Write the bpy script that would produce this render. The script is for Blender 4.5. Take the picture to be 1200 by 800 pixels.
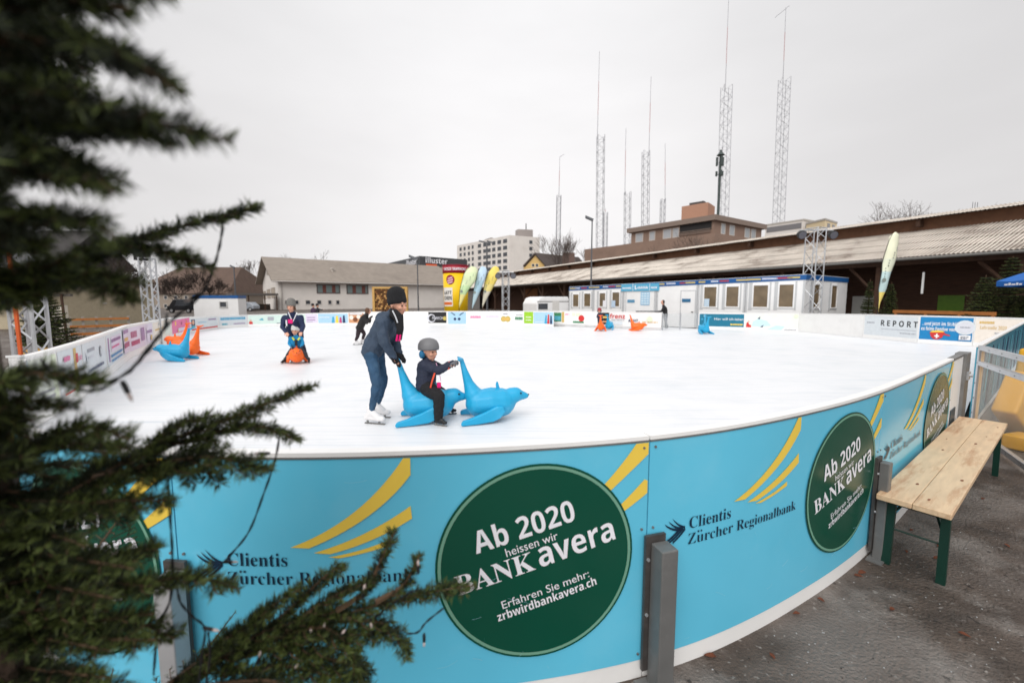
import bpy, bmesh, math, random
from mathutils import Vector as V, Matrix as Mx, noise as mnoise
R = math.radians
random.seed(7)
for o in list(bpy.data.objects): bpy.data.objects.remove(o)
scene = bpy.context.scene
C = scene.collection
# ------------------------------------------------------------------ camera, sky, sun, exposure
F = 500.0; CZ = 1.8; TH = math.atan(49 / 500)
cam = bpy.data.cameras.new("camera"); camo = bpy.data.objects.new("camera", cam); C.objects.link(camo)
cam.sensor_width = 36; cam.lens = F / 1200 * 36; cam.clip_end = 3000; cam.clip_start = .05
camo.location = (0, 0, CZ); camo.rotation_euler = (R(90) - TH, 0, 0)
cam.dof.use_dof = True; cam.dof.focus_distance = 3.5; cam.dof.aperture_fstop = 1.6
scene.camera = camo
w = bpy.data.worlds.new("World"); scene.world = w; w.use_nodes = True
nt = w.node_tree; nt.nodes.clear()
def N(t, **k):
    n = nt.nodes.new(t)
    for a, b in k.items(): setattr(n, a, b)
    return n
out = N('ShaderNodeOutputWorld'); bg = N('ShaderNodeBackground'); bg.inputs[1].default_value = .1
sky = N('ShaderNodeTexSky', sky_type='NISHITA'); sky.sun_disc = False
SUN_EL, SUN_AZ = 42, 200
sky.sun_elevation = R(SUN_EL); sky.sun_rotation = R(SUN_AZ); sky.dust_density = 6; sky.air_density = 1.5
bw = N('ShaderNodeRGBToBW'); tc = N('ShaderNodeTexCoord'); sep = N('ShaderNodeSeparateXYZ')
ramp = N('ShaderNodeValToRGB'); cr = ramp.color_ramp
cr.elements[0].position = 0; cr.elements[0].color = (.77, .755, .755, 1)
cr.elements[1].position = 1; cr.elements[1].color = (1.0, 1.0, 1.02, 1)
e = cr.elements.new(.25); e.color = (.755, .742, .748, 1)
e = cr.elements.new(.55); e.color = (.74, .735, .745, 1)
nz = N('ShaderNodeTexNoise'); nz.inputs['Scale'].default_value = 2.2; nz.inputs['Detail'].default_value = 5
mp = N('ShaderNodeMapping'); mp.inputs['Scale'].default_value = (1, 1, 3)
cl = N('ShaderNodeMapRange'); cl.inputs[1].default_value = .3; cl.inputs[2].default_value = .7
cl.inputs[3].default_value = 10.1; cl.inputs[4].default_value = 11.1
mul = N('ShaderNodeVectorMath', operation='SCALE'); mix = N('ShaderNodeMix', data_type='RGBA'); mix.inputs[0].default_value = .1
L = nt.links.new
L(tc.outputs['Generated'], sep.inputs[0]); L(sep.outputs['Z'], ramp.inputs[0])
L(tc.outputs['Generated'], mp.inputs[0]); L(mp.outputs[0], nz.inputs[0]); L(nz.outputs[0], cl.inputs[0])
ab = N('ShaderNodeMath', operation='ABSOLUTE'); side = N('ShaderNodeMapRange', interpolation_type='SMOOTHSTEP'); m2 = N('ShaderNodeMath', operation='MULTIPLY')
side.inputs[1].default_value = .05; side.inputs[2].default_value = .8; side.inputs[3].default_value = 1.13; side.inputs[4].default_value = .86   # sky brighter straight ahead, darker towards both sides
L(sep.outputs['X'], ab.inputs[0]); L(ab.outputs[0], side.inputs[0]); L(side.outputs[0], m2.inputs[0]); L(cl.outputs[0], m2.inputs[1])
L(ramp.outputs[0], mul.inputs[0]); L(m2.outputs[0], mul.inputs['Scale'])
L(sky.outputs[0], bw.inputs[0]); L(mul.outputs[0], mix.inputs[6]); L(bw.outputs[0], mix.inputs[7])
L(mix.outputs[2], bg.inputs[0]); L(bg.outputs[0], out.inputs[0])
sl = bpy.data.lights.new("sun", 'SUN'); so = bpy.data.objects.new("sun", sl); C.objects.link(so)
sl.energy = 1.5; sl.angle = R(45); sl.color = (1, .97, .93)
so.rotation_euler = (R(90 - SUN_EL), 0, R(180 - SUN_AZ) + math.pi * 0)
so.location = (0, -20, 30)
scene.view_settings.view_transform = 'Standard'; scene.view_settings.look = 'None'
scene.view_settings.exposure = .2; scene.view_settings.gamma = 1; scene.view_settings.use_curve_mapping = False
scene.render.engine = 'CYCLES'; scene.cycles.use_denoising = True; scene.cycles.max_bounces = 6
scene.cycles.diffuse_bounces = 3; scene.cycles.transparent_max_bounces = 12
# ------------------------------------------------------------------ pixel -> place helpers (where things stand in the world)
def ray(px, py):
    x = (px - 600) / F; y = (400 - py) / F
    return V((x, math.cos(TH) + y * math.sin(TH), -math.sin(TH) + y * math.cos(TH)))
CAMP = V((0, 0, CZ))
def G(px, py, z=.18):
    d = ray(px, py); return CAMP + d * ((z - CZ) / d.z)
def D(px, py, Y):
    d = ray(px, py); return CAMP + d * (Y / d.y)
# ------------------------------------------------------------------ materials
def c(r, g, b):
    f = lambda v: (v / 255 / 12.92) if v / 255 <= .04045 else ((v / 255 + .055) / 1.055) ** 2.4
    return (f(r), f(g), f(b), 1)
MATS = {}
def mat(name, col, rough=.6, var=.12, scale=6, bump=0, bscale=60, metal=0, spec=.4, dirt=None, dscale=3, damt=.5, stretch=None, emit=0, alpha=1, detail=4, grain=None):
    if name in MATS: return MATS[name]
    m = bpy.data.materials.new(name); m.use_nodes = True; t = m.node_tree; p = t.nodes['Principled BSDF']
    def n(k): return t.nodes.new(k)
    p.inputs['Roughness'].default_value = rough; p.inputs['Metallic'].default_value = metal
    p.inputs['Specular IOR Level'].default_value = spec
    tcn = n('ShaderNodeTexCoord'); src = tcn.outputs['Object']
    if grain is not None:
        mg = n('ShaderNodeMapping'); mg.inputs['Rotation'].default_value = (0, 0, grain); t.links.new(src, mg.inputs[0]); src = mg.outputs[0]
    if stretch:
        mpn = n('ShaderNodeMapping'); mpn.inputs['Scale'].default_value = stretch; t.links.new(src, mpn.inputs[0]); src = mpn.outputs[0]
    nn = n('ShaderNodeTexNoise'); nn.inputs['Scale'].default_value = scale; nn.inputs['Detail'].default_value = detail; t.links.new(src, nn.inputs[0])
    mr = n('ShaderNodeMapRange'); mr.inputs[1].default_value = .25; mr.inputs[2].default_value = .75
    mr.inputs[3].default_value = 1 - var; mr.inputs[4].default_value = 1 + var; t.links.new(nn.outputs[0], mr.inputs[0])
    sc = n('ShaderNodeVectorMath'); sc.operation = 'SCALE'; sc.inputs[0].default_value = col[:3]; t.links.new(mr.outputs[0], sc.inputs['Scale'])
    last = sc.outputs[0]
    if dirt:
        n2 = n('ShaderNodeTexNoise'); n2.inputs['Scale'].default_value = dscale; n2.inputs['Detail'].default_value = 8; n2.inputs['Roughness'].default_value = .65
        t.links.new(src, n2.inputs[0])
        r2 = n('ShaderNodeMapRange'); r2.inputs[1].default_value = .5; r2.inputs[2].default_value = .68; r2.inputs[3].default_value = 0; r2.inputs[4].default_value = damt
        t.links.new(n2.outputs[0], r2.inputs[0])
        mx = n('ShaderNodeMix'); mx.data_type = 'RGBA'; mx.inputs[7].default_value = dirt
        t.links.new(r2.outputs[0], mx.inputs[0]); t.links.new(last, mx.inputs[6]); last = mx.outputs[2]
    t.links.new(last, p.inputs['Base Color'])
    if bump:
        nb = n('ShaderNodeTexNoise'); nb.inputs['Scale'].default_value = bscale; nb.inputs['Detail'].default_value = 5; t.links.new(src, nb.inputs[0])
        b = n('ShaderNodeBump'); b.inputs['Strength'].default_value = bump; b.inputs['Distance'].default_value = .02
        t.links.new(nb.outputs[0], b.inputs['Height']); t.links.new(b.outputs[0], p.inputs['Normal'])
    if emit:
        p.inputs['Emission Color'].default_value = col; p.inputs['Emission Strength'].default_value = emit
    if alpha < 1: p.inputs['Alpha'].default_value = alpha
    MATS[name] = m; return m
def flat(r, g, b, rough=.55): return mat('paint_%d_%d_%d' % (r, g, b), c(r, g, b), rough, .05, 9)
# ------------------------------------------------------------------ things and parts
def tag(o, label=None, cat=None, group=None, kind=None):
    if label: o['label'] = label
    if cat: o['category'] = cat
    if group: o['group'] = group
    if kind: o['kind'] = kind
    return o
def thing(name, loc, label, cat, group=None, rz=0):
    o = bpy.data.objects.new(name, None); C.objects.link(o); o.location = loc; o.rotation_euler = (0, 0, rz); o.empty_display_size = .2
    return tag(o, label, cat, group)
def copy_tree(o, parent=None):
    n = o.copy(); C.objects.link(n)
    if parent: n.parent = parent
    for ch in list(o.children): copy_tree(ch, n)
    return n
def origin(p):
    t = V((0, 0, 0))
    while p: t += p.location; p = p.parent
    return t
class MB:
    def __init__(s): s.v = []; s.f = []; s.m = []; s.k = 0; s.X = None
    def pts(s, ps):
        i = len(s.v)
        s.v += [(s.X @ V(p)) if s.X else V(p) for p in ps]; return i
    def face(s, ps, k=None):
        i = s.pts(ps); s.f.append(list(range(i, i + len(ps)))); s.m.append(s.k if k is None else k)
    def hexa(s, b, t, k=None):       # bottom ring, top ring
        n = len(b); i = s.pts(list(b) + list(t)); kk = s.k if k is None else k
        s.f.append(list(range(i + n - 1, i - 1, -1))); s.m.append(kk)
        s.f.append(list(range(i + n, i + 2 * n))); s.m.append(kk)
        for a in range(n):
            b2 = (a + 1) % n; s.f.append([i + a, i + b2, i + n + b2, i + n + a]); s.m.append(kk)
    def box(s, x0, x1, y0, y1, z0, z1, k=None):
        q = [(x0, y0), (x1, y0), (x1, y1), (x0, y1)]
        s.hexa([(a, b, z0) for a, b in q], [(a, b, z1) for a, b in q], k)
    def fbox(s, f, u0, u1, v0, v1, w0, w1, k=None):
        q = [(u0, w1), (u1, w1), (u1, w0), (u0, w0)]
        s.hexa([f.pt(u, v0, ww) for u, ww in q], [f.pt(u, v1, ww) for u, ww in q], k)
    def prism(s, f, poly, w0, w1, k=None):   # polygon (u,v) extruded along the normal
        s.hexa([f.pt(u, v, w0) for u, v in poly], [f.pt(u, v, w1) for u, v in poly], k)
    def ring(s, path, rads, n=8, k=None, cap=True, flatx=1):
        path = [V(p) for p in path]
        if not hasattr(rads, '__len__'): rads = [rads] * len(path)
        kk = s.k if k is None else k; base = []; up = None
        for j, p in enumerate(path):
            t = (path[min(j + 1, len(path) - 1)] - path[max(j - 1, 0)])
            if t.length < 1e-9: t = V((0, 0, 1))
            t.normalize()
            if up is None:
                up = V((0, 0, 1)) if abs(t.z) < .9 else V((1, 0, 0))
            a = up.cross(t)
            if a.length < 1e-6: a = V((1, 0, 0)).cross(t)
            a.normalize(); b = t.cross(a); up = b
            i = s.pts([p + (a * math.cos(2 * math.pi * q / n) * flatx + b * math.sin(2 * math.pi * q / n)) * rads[j] for q in range(n)])
            base.append(i)
        for i, i2 in zip(base, base[1:]):
            for q in range(n):
                q2 = (q + 1) % n; s.f.append([i + q, i + q2, i2 + q2, i2 + q]); s.m.append(kk)
        if cap:
            s.f.append([base[0] + q for q in range(n - 1, -1, -1)]); s.m.append(kk)
            s.f.append([base[-1] + q for q in range(n)]); s.m.append(kk)
    tube = ring
    def bar(s, a, b, r, n=6, k=None): s.ring([a, b], r, n, k)
    def ball(s, p, r, n=10, k=None, sx=1, sy=1, sz=1):
        p = V(p); kk = s.k if k is None else k; h = n // 2; rows = []
        i = s.pts([p + V((0, 0, -r * sz))]); rows.append([i])
        for a in range(1, h):
            th = math.pi * a / h
            i = s.pts([p + V((math.sin(th) * math.cos(2 * math.pi * q / n) * r * sx, math.sin(th) * math.sin(2 * math.pi * q / n) * r * sy, -math.cos(th) * r * sz)) for q in range(n)])
            rows.append(list(range(i, i + n)))
        i = s.pts([p + V((0, 0, r * sz))]); rows.append([i])
        for A, B in zip(rows, rows[1:]):
            for q in range(n):
                q2 = (q + 1) % n
                if len(A) == 1: s.f.append([A[0], B[q2], B[q]])
                elif len(B) == 1: s.f.append([A[q], A[q2], B[0]])
                else: s.f.append([A[q], A[q2], B[q2], B[q]])
                s.m.append(kk)
    def cone(s, p, q, rp, rq, n=12):      # round cone used for blobs
        p = V(p); q = V(q); t = q - p; l = t.length
        if l < 1e-6: t = V((0, 0, 1)); l = 0
        t.normalize(); path = []; rads = []
        for a in (80, 60, 35, 12): path.append(p - t * rp * math.sin(R(a))); rads.append(rp * math.cos(R(a)))
        path.append(p); rads.append(rp)
        if l > 1e-6: path.append(q); rads.append(rq)
        for a in (12, 35, 60, 80): path.append(q + t * rq * math.sin(R(a))); rads.append(rq * math.cos(R(a)))
        s.ring(path, rads, n)
    def build(s, name, mats, parent=None, smooth=False, bevel=0):
        off = origin(parent) if parent else V((0, 0, 0))
        me = bpy.data.meshes.new(name); me.from_pydata([tuple(p - off) for p in s.v], [], s.f)
        if not isinstance(mats, (list, tuple)): mats = [mats]
        for m in mats: me.materials.append(m)
        me.polygons.foreach_set('material_index', s.m)
        if smooth: me.polygons.foreach_set('use_smooth', [True] * len(s.f))
        me.update(); o = bpy.data.objects.new(name, me); C.objects.link(o)
        if parent: o.parent = parent
        if bevel:
            b = o.modifiers.new('bevel', 'BEVEL'); b.width = bevel; b.segments = 2; b.limit_method = 'ANGLE'
        return o
def blob(name, cones, vox, m, parent=None, smooth=4, extra=None, fac=.5, disp=None):
    """one continuous closed surface grown round a set of tapering limbs"""
    mb = MB()
    for k in cones: mb.cone(*k)
    if extra: extra(mb)
    t = mb.build('tmp', m)
    md = t.modifiers.new('r', 'REMESH'); md.mode = 'VOXEL'; md.voxel_size = vox; md.use_smooth_shade = True
    if smooth:
        sm = t.modifiers.new('s', 'SMOOTH'); sm.iterations = smooth; sm.factor = fac
    if disp:
        tx = bpy.data.textures.get('folds%g' % disp[1])
        if not tx: tx = bpy.data.textures.new('folds%g' % disp[1], 'CLOUDS'); tx.noise_scale = disp[1]; tx.noise_depth = 2
        dm = t.modifiers.new('d', 'DISPLACE'); dm.texture = tx; dm.strength = disp[0]; dm.mid_level = .5; dm.texture_coords = 'LOCAL'
    me = bpy.data.meshes.new_from_object(t.evaluated_get(bpy.context.evaluated_depsgraph_get()))
    bpy.data.objects.remove(t)
    off = origin(parent) if parent else V((0, 0, 0))
    me.transform(Mx.Translation(-off)); me.name = name
    for p in me.polygons: p.use_smooth = True
    o = bpy.data.objects.new(name, me); C.objects.link(o)
    if parent: o.parent = parent
    return o
class Face:
    """a vertical plane through two ground points, facing the camera unless flipped"""
    def __init__(s, p0, p1, flip=False):
        s.o = V((p0[0], p0[1], 0)); d = V((p1[0] - p0[0], p1[1] - p0[1], 0)); s.len = d.length; s.u = d.normalized()
        s.n = V((s.u.y, -s.u.x, 0))
        if s.n.dot(-s.o) < 0: s.n = -s.n
        if flip: s.n = -s.n
    def pt(s, u, v, w=0): return s.o + s.u * u + s.n * w + V((0, 0, v))
    def uv(s, px, py):
        d = ray(px, py); t = (s.o - CAMP).dot(s.n) / d.dot(s.n); p = CAMP + d * t
        return (p - s.o).dot(s.u), p.z
    def rect(s, x0, y0, x1, y1):
        ym = (y0 + y1) / 2; xm = (x0 + x1) / 2
        u0 = s.uv(x0, ym)[0]; u1 = s.uv(x1, ym)[0]; v0 = s.uv(xm, y1)[1]; v1 = s.uv(xm, y0)[1]
        return min(u0, u1), max(u0, u1), min(v0, v1), max(v0, v1)
_tx = {}
def text2d(body, size=1, bold=0, align='LEFT'):
    """flat triangles (u,v) of a line of lettering"""
    key = (body, bold, align)
    if key not in _tx:
        cu = bpy.data.curves.new('t', 'FONT'); cu.body = body; cu.size = 1; cu.align_x = align; cu.offset = bold; cu.resolution_u = 3
        ob = bpy.data.objects.new('t', cu); C.objects.link(ob); bpy.context.view_layer.update()
        me = bpy.data.meshes.new_from_object(ob.evaluated_get(bpy.context.evaluated_depsgraph_get()))
        _tx[key] = ([(v.co.x, v.co.y) for v in me.vertices], [list(p.vertices) for p in me.polygons])
        bpy.data.objects.remove(ob); bpy.data.meshes.remove(me)
    vs, fs = _tx[key]
    return [(x * size, y * size) for x, y in vs], fs
def BOLD(s): return ''.join(chr(0x1D5D4 + ord(h) - 65) if 'A' <= h <= 'Z' else chr(0x1D5EE + ord(h) - 97) if 'a' <= h <= 'z' else chr(0x1D7EC + ord(h) - 48) if '0' <= h <= '9' else h for h in s)
def SERIF(s): return ''.join(chr(0x1D400 + ord(h) - 65) if 'A' <= h <= 'Z' else chr(0x1D41A + ord(h) - 97) if 'a' <= h <= 'z' else h for h in s)
def put_text(mb, body, place, size, k, ang=0, sx=1, bold=0, align='LEFT', width=None):
    """lettering laid on a surface by place(u,v)"""
    vs, fs = text2d(body, size, bold, align)
    if width:
        w = max(x for x, y in vs) - min(x for x, y in vs); sx = width / w
    ca, sa = math.cos(ang), math.sin(ang)
    i = mb.pts([place(x * sx * ca - y * sa, x * sx * sa + y * ca) for x, y in vs])
    for f in fs: mb.f.append([i + a for a in f]); mb.m.append(k)
# ------------------------------------------------------------------ common materials
M_white = mat('white_board', c(240, 239, 237), .35, .02, 3, dirt=c(212, 210, 208), dscale=2, damt=.22)
M_kick = mat('kick_plate', c(205, 205, 205), .5, .05, 3, dirt=c(150, 148, 145), damt=.4)
M_steel = mat('galvanised_steel', c(125, 125, 124), .45, .12, 14, metal=.35, dirt=c(92, 90, 88), damt=.5)
M_alu = mat('aluminium', c(190, 192, 195), .35, .08, 10, metal=.55)
M_black = mat('black_plastic', (.012, .012, .013, 1), .5, .1)
M_ice = mat('rink_ice', c(230, 231, 233), .42, .012, 1.2, bump=.05, bscale=14, dirt=c(212, 216, 220), dscale=.9, damt=.5, detail=9)
M_ground = mat('wet_concrete', c(78, 67, 59), .55, .45, 5, bump=1, bscale=55, dirt=c(138, 131, 125), dscale=1.7, damt=.8, detail=14)
M_far_ground = M_ground
M_wood = mat('pine_plank', c(214, 186, 152), .6, .12, 3, bump=.2, bscale=60, stretch=(1.4, 9, 9), dirt=c(168, 112, 72), dscale=1.0, damt=.85, grain=R(-37))
M_woodedge = mat('plank_edge', c(120, 96, 72), .7, .3, 12)
M_green = mat('green_steel', c(12, 50, 40), .4, .1, 10)
M_blue = mat('printed_blue_sheet', c(100, 200, 232), .17, .06, 1.3, spec=.6, dirt=c(140, 212, 236), dscale=1.1, damt=.3)
M_yel = mat('print_yellow', c(240, 206, 84), .35, .03)
M_dgreen = mat('print_dark_green', c(0, 76, 58), .2, .05, 2, spec=.55)
M_lgreen = mat('print_pale_green', c(116, 164, 142), .35, .03)
M_pwhite = mat('print_white', c(240, 240, 246), .35, .02)
M_navy = mat('print_navy', c(12, 42, 66), .35, .03)
def scratch_nodes(m, specs):
    t = m.node_tree; p = t.nodes['Principled BSDF']; src = p.inputs['Base Color'].links[0].from_socket; tcn = t.nodes.new('ShaderNodeTexCoord')
    for rot, sx, sy, lo, hi, amt, col in specs:
        mp_ = t.nodes.new('ShaderNodeMapping'); mp_.inputs['Rotation'].default_value = (0, 0, rot); mp_.inputs['Scale'].default_value = (sx, sy, 1); t.links.new(tcn.outputs['Object'], mp_.inputs[0])
        n_ = t.nodes.new('ShaderNodeTexNoise'); n_.inputs['Scale'].default_value = 1; n_.inputs['Detail'].default_value = 3; n_.inputs['Distortion'].default_value = .4; t.links.new(mp_.outputs[0], n_.inputs[0])
        r_ = t.nodes.new('ShaderNodeMapRange'); r_.inputs[1].default_value = lo; r_.inputs[2].default_value = hi; r_.inputs[3].default_value = 0; r_.inputs[4].default_value = amt; t.links.new(n_.outputs[0], r_.inputs[0])
        x_ = t.nodes.new('ShaderNodeMix'); x_.data_type = 'RGBA'; x_.inputs[7].default_value = col; t.links.new(r_.outputs[0], x_.inputs[0]); t.links.new(src, x_.inputs[6]); src = x_.outputs[2]
    t.links.new(src, p.inputs['Base Color'])
scratch_nodes(M_ice, [(.4, .5, 22,   .6, .66, .32, c(186, 198, 208)), (1.3, .7, 26, .61, .66, .3, c(186, 198, 208)), (2.3, .45, 20, .61, .67, .32, c(190, 200, 210)), (2.8, .25, 1.1, .55, .75, .22, c(214, 222, 230))])
# ------------------------------------------------------------------ ground
g = MB()
g.face([(-900, -60, 0), (900, -60, 0), (900, 1500, 0), (-900, 1500, 0)])
tag(g.build('ground', M_ground), kind='structure')
scratch_nodes(M_ground, [(.3, 30, 34, .62, .72, .75, c(150, 144, 138)), (1.1, 16, 14, .66, .7, .8, c(30, 24, 20)), (.7, 2.2, 2.6, .58, .75, .5, c(44, 36, 31)), (2.1, .8, .95, .5, .66, .5, c(138, 130, 124))])
# ------------------------------------------------------------------ rink outline
front_px = [(100, 528), (197, 531.5), (300, 534), (400, 533.5), (500, 530), (600, 524.5), (700, 519), (763, 513.5), (850, 503), (900, 493), (950, 481), (1000, 470), (1035.5, 459.5), (1060, 447), (1080, 438), (1100, 429), (1118, 421.5), (1134, 413)]
RAIL = 1.18
raw = [V((-5.75, 5.1)), V((-5.0, 4.2)), V((-4.2, 3.4)), V((-3.3, 2.6)), V((-2.6, 2.06)), V((-2.15, 1.83))] + [G(x, y, RAIL).to_2d() for x, y in front_px]
for it in range(2):                                  # ease measuring noise
    raw = [raw[0]] + [(raw[i - 1] + raw[i] * 2 + raw[i + 1]) / 4 for i in range(1, len(raw) - 1)] + [raw[-1]]
fine = []
for i in range(len(raw) - 1):
    p0, p1, p2, p3 = raw[max(i - 1, 0)], raw[i], raw[i + 1], raw[min(i + 2, len(raw) - 1)]
    for k in range(24):
        t = k / 24
        fine.append(.5 * ((2 * p1) + (p2 - p0) * t + (2 * p0 - 5 * p1 + 4 * p2 - p3) * t * t + (3 * p1 - p0 - 3 * p2 + p3) * t ** 3))
fine.append(raw[-1])
cum = [0]
for a, b in zip(fine, fine[1:]): cum.append(cum[-1] + (b - a).length)
import bisect
def wall2(s):
    i = min(max(bisect.bisect(cum, s) - 1, 0), len(cum) - 2); t = (s - cum[i]) / (cum[i + 1] - cum[i])
    d = (fine[i + 1] - fine[i]).normalized(); j0 = max(i - 6, 0); j1 = min(i + 7, len(fine) - 1)
    d = (fine[j1] - fine[j0]).normalized()
    return fine[i] + (fine[i + 1] - fine[i]) * t, V((d.y, -d.x))
def wp(s, z, off=0):
    p, n = wall2(s); return V((p.x + n.x * off, p.y + n.y * off, z))
def s_at(px, py):                                    # arc length where a pixel's ray meets the front boards
    d = ray(px, py); a = d.x / d.y; best = min(range(len(fine)), key=lambda i: abs(fine[i].x / fine[i].y - a)); return cum[best]
S0 = s_at(197, 531.5); S1 = s_at(763, 513.5); S2 = s_at(1035.5, 459.5); S3 = s_at(1118, 421.5); S4 = cum[-1]
def sheet(mb, s0, s1, z0, z1, w0, w1, k=0, step=.03):
    n = max(2, int((s1 - s0) / step)); ss = [s0 + (s1 - s0) * i / n for i in range(n + 1)]
    i = mb.pts([q for s in ss for q in (wp(s, z0, w1), wp(s, z1, w1), wp(s, z1, w0), wp(s, z0, w0))])
    for a in range(n):
        for b in range(4):
            b2 = (b + 1) % 4; mb.f.append([i + a * 4 + b, i + a * 4 + 4 + b, i + a * 4 + 4 + b2, i + a * 4 + b2]); mb.m.append(k)
    mb.f.append([i + 3, i + 2, i + 1, i]); mb.m.append(k); e = i + n * 4; mb.f.append([e, e + 1, e + 2, e + 3]); mb.m.append(k)
def bez(a, b, cc, n=14): return [((1 - t) ** 2 * a[0] + 2 * t * (1 - t) * b[0] + t * t * cc[0], (1 - t) ** 2 * a[1] + 2 * t * (1 - t) * b[1] + t * t * cc[1]) for t in [i / n for i in range(n + 1)]]
def graphic(root, s0, sc, disc=True):
    P = lambda off: (lambda u, z: wp(s0 + u * sc, z, off))
    mb = MB(); p3 = P(.004)
    def band(up, lo, pl, k):
        for (a, b), (cc, d) in zip(zip(up, up[1:]), zip(lo, lo[1:])): mb.face([pl(*a), pl(*cc), pl(*d), pl(*b)][::-1], k)
    def sw(up, lo, extra=()):
        nonlocal mb
        mb = MB(); band(up, lo, p3, 0)
        for e_ in extra: mb.face([p3(*q) for q in e_], 0)
        mb.build('swoosh_print', [M_yel], root)
    sw(bez((.486, .79), (.78, .90), (.95, 1.158)), bez((.56, .785), (.84, .90), (.978, 1.087)), [((.95, 1.158), (.978, 1.087), (.978, 1.158))])
    sw(bez((.579, .765), (.80, .83), (.975, .954)), bez((.645, .759), (.83, .805), (.98, .9)))
    sw(bez((.637, .746), (.77, .765), (.884, .812)), bez((.68, .74), (.79, .757), (.886, .788)))
    sw(bez((1.74, .92), (1.86, 1.02), (1.965, 1.158)), bez((1.79, .91), (1.90, 1.0), (2.028, 1.105)), [((1.965, 1.158), (2.028, 1.105), (2.028, 1.158))])
    sw(bez((1.84, .84), (1.92, .90), (2.012, .988)), bez((1.86, .82), (1.95, .87), (2.028, .922)), [((2.012, .988), (2.028, .922), (2.028, .98))])
    mb = MB()
    for k in range(3):
        o = k * .019; h = .006
        for (a, b, e_) in (((.091 + o, .748 + k * .0115), (.125 + o, .716 + k * .006), (.17 + k * .013, .712 + k * .004)), ((.172 + k * .012, .722 - k * .004), (.142 + o, .688), (.094 + o, .662 - k * .004))):
            band(bez((a[0] - h * .6, a[1] + h), (b[0], b[1] + h), (e_[0], e_[1] + h)), bez((a[0] + h * .6, a[1] - h), (b[0], b[1] - h), (e_[0], e_[1] - h)), p3, 0)
    mb.build('logo_mark', [M_navy], root)
    mb = MB(); put_text(mb, SERIF('Clientis'), lambda u, v: p3(.216 + u, .708 + v), .083, 0, width=.25, bold=-.006); mb.build('lettering', [M_navy], root)
    mb = MB(); put_text(mb, SERIF('Zurcher') + ' ' + SERIF('Regionalbank'), lambda u, v: p3(.212 + u, .628 + v), .08, 0, width=.765, bold=-.011)
    for du in (.2685, .2855): mb.face([p3(du, .679), p3(du + .009, .679), p3(du + .009, .688), p3(du, .688)], 0)
    mb.build('lettering', [M_navy], root)
    mb = MB(); cx, cz, r = 1.513, .662, .443
    def disc_(r0, r1, off, k, n=72):
        pl = P(off)
        rr = [r0 + (r1 - r0) * i / 5 for i in range(6)] if r0 == 0 else [r0, r1]
        for a, b in zip(rr, rr[1:]):
            for q in range(n):
                t0, t1 = 2 * math.pi * q / n, 2 * math.pi * (q + 1) / n; X = lambda rad, t: pl(cx + rad * math.cos(t), cz + rad * math.sin(t))
                if a == 0: mb.face([X(0, 0), X(b, t0), X(b, t1)], k)
                else: mb.face([X(a, t0), X(b, t0), X(b, t1), X(a, t1)], k)
    disc_(0, r, .007, 0); disc_(r - .023, r - .010, .0085, 1)
    A = R(14.4); t = lambda u0, z0: (lambda u, v: P(.0095)(u0 + u, z0 + v))
    put_text(mb, BOLD('Ab') + ' ' + BOLD('2020'), t(1.243, .727), .138, 2, A, width=.452)
    put_text(mb, 'heissen wir', t(1.37, .701), .056, 2, A, width=.235)
    put_text(mb, SERIF('BANK'), t(1.165, .546), .128, 2, A, width=.345)
    put_text(mb, BOLD('avera'), t(1.517, .637), .158, 2, A, width=.36)
    put_text(mb, 'Erfahren Sie mehr:', t(1.352, .464), .053, 2, A, width=.405)
    put_text(mb, BOLD('zrbwirdbankavera') + '.' + BOLD('ch'), t(1.335, .409), .054, 2, A, width=.462)
    mb.build('round_emblem', [M_dgreen, M_lgreen, M_pwhite], root)
def front_board(s0, s1, label, deco=True, sc=1.0, end=None):
    pc = wp((s0 + s1) / 2, 0); root = thing('rink_board', pc, label, 'rink board', 'printed blue boards along the near side')
    e = .003; mb = MB(); sheet(mb, s0 + e, s1 - e, .095, 1.16, -.012, 0); mb.build('board_panel', M_blue, root)
    mb = MB(); sheet(mb, s0 + e, s1 - e, .0, .1, -.05, -.004); mb.build('base_strip', M_white, root)
    mb = MB(); sheet(mb, s0 + e, s1 - e, .12, 1.158, -.05, -.0125); mb.build('inner_face', M_white, root)
    mb = MB(); sheet(mb, s0 + e, s1 - e, 1.161, 1.168, -.055, .004, 1); sheet(mb, s0 + e, s1 - e, 1.1685, 1.186, -.055, -.001, 0); mb.build('top_rail', [M_white, M_steel], root)
    mb = MB()
    for s in (s0 + .03, s1 - .03):
        for z in (.13, .75, 1.135):
            p, n = wall2(s); mb.ring([wp(s, z, -.002), wp(s, z, .006)], .006, 8)
    mb.build('screw', M_steel, root)
    if deco: graphic(root, s0, sc)
    root['_s'] = (s0, s1); mark(root)
    return root
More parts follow.
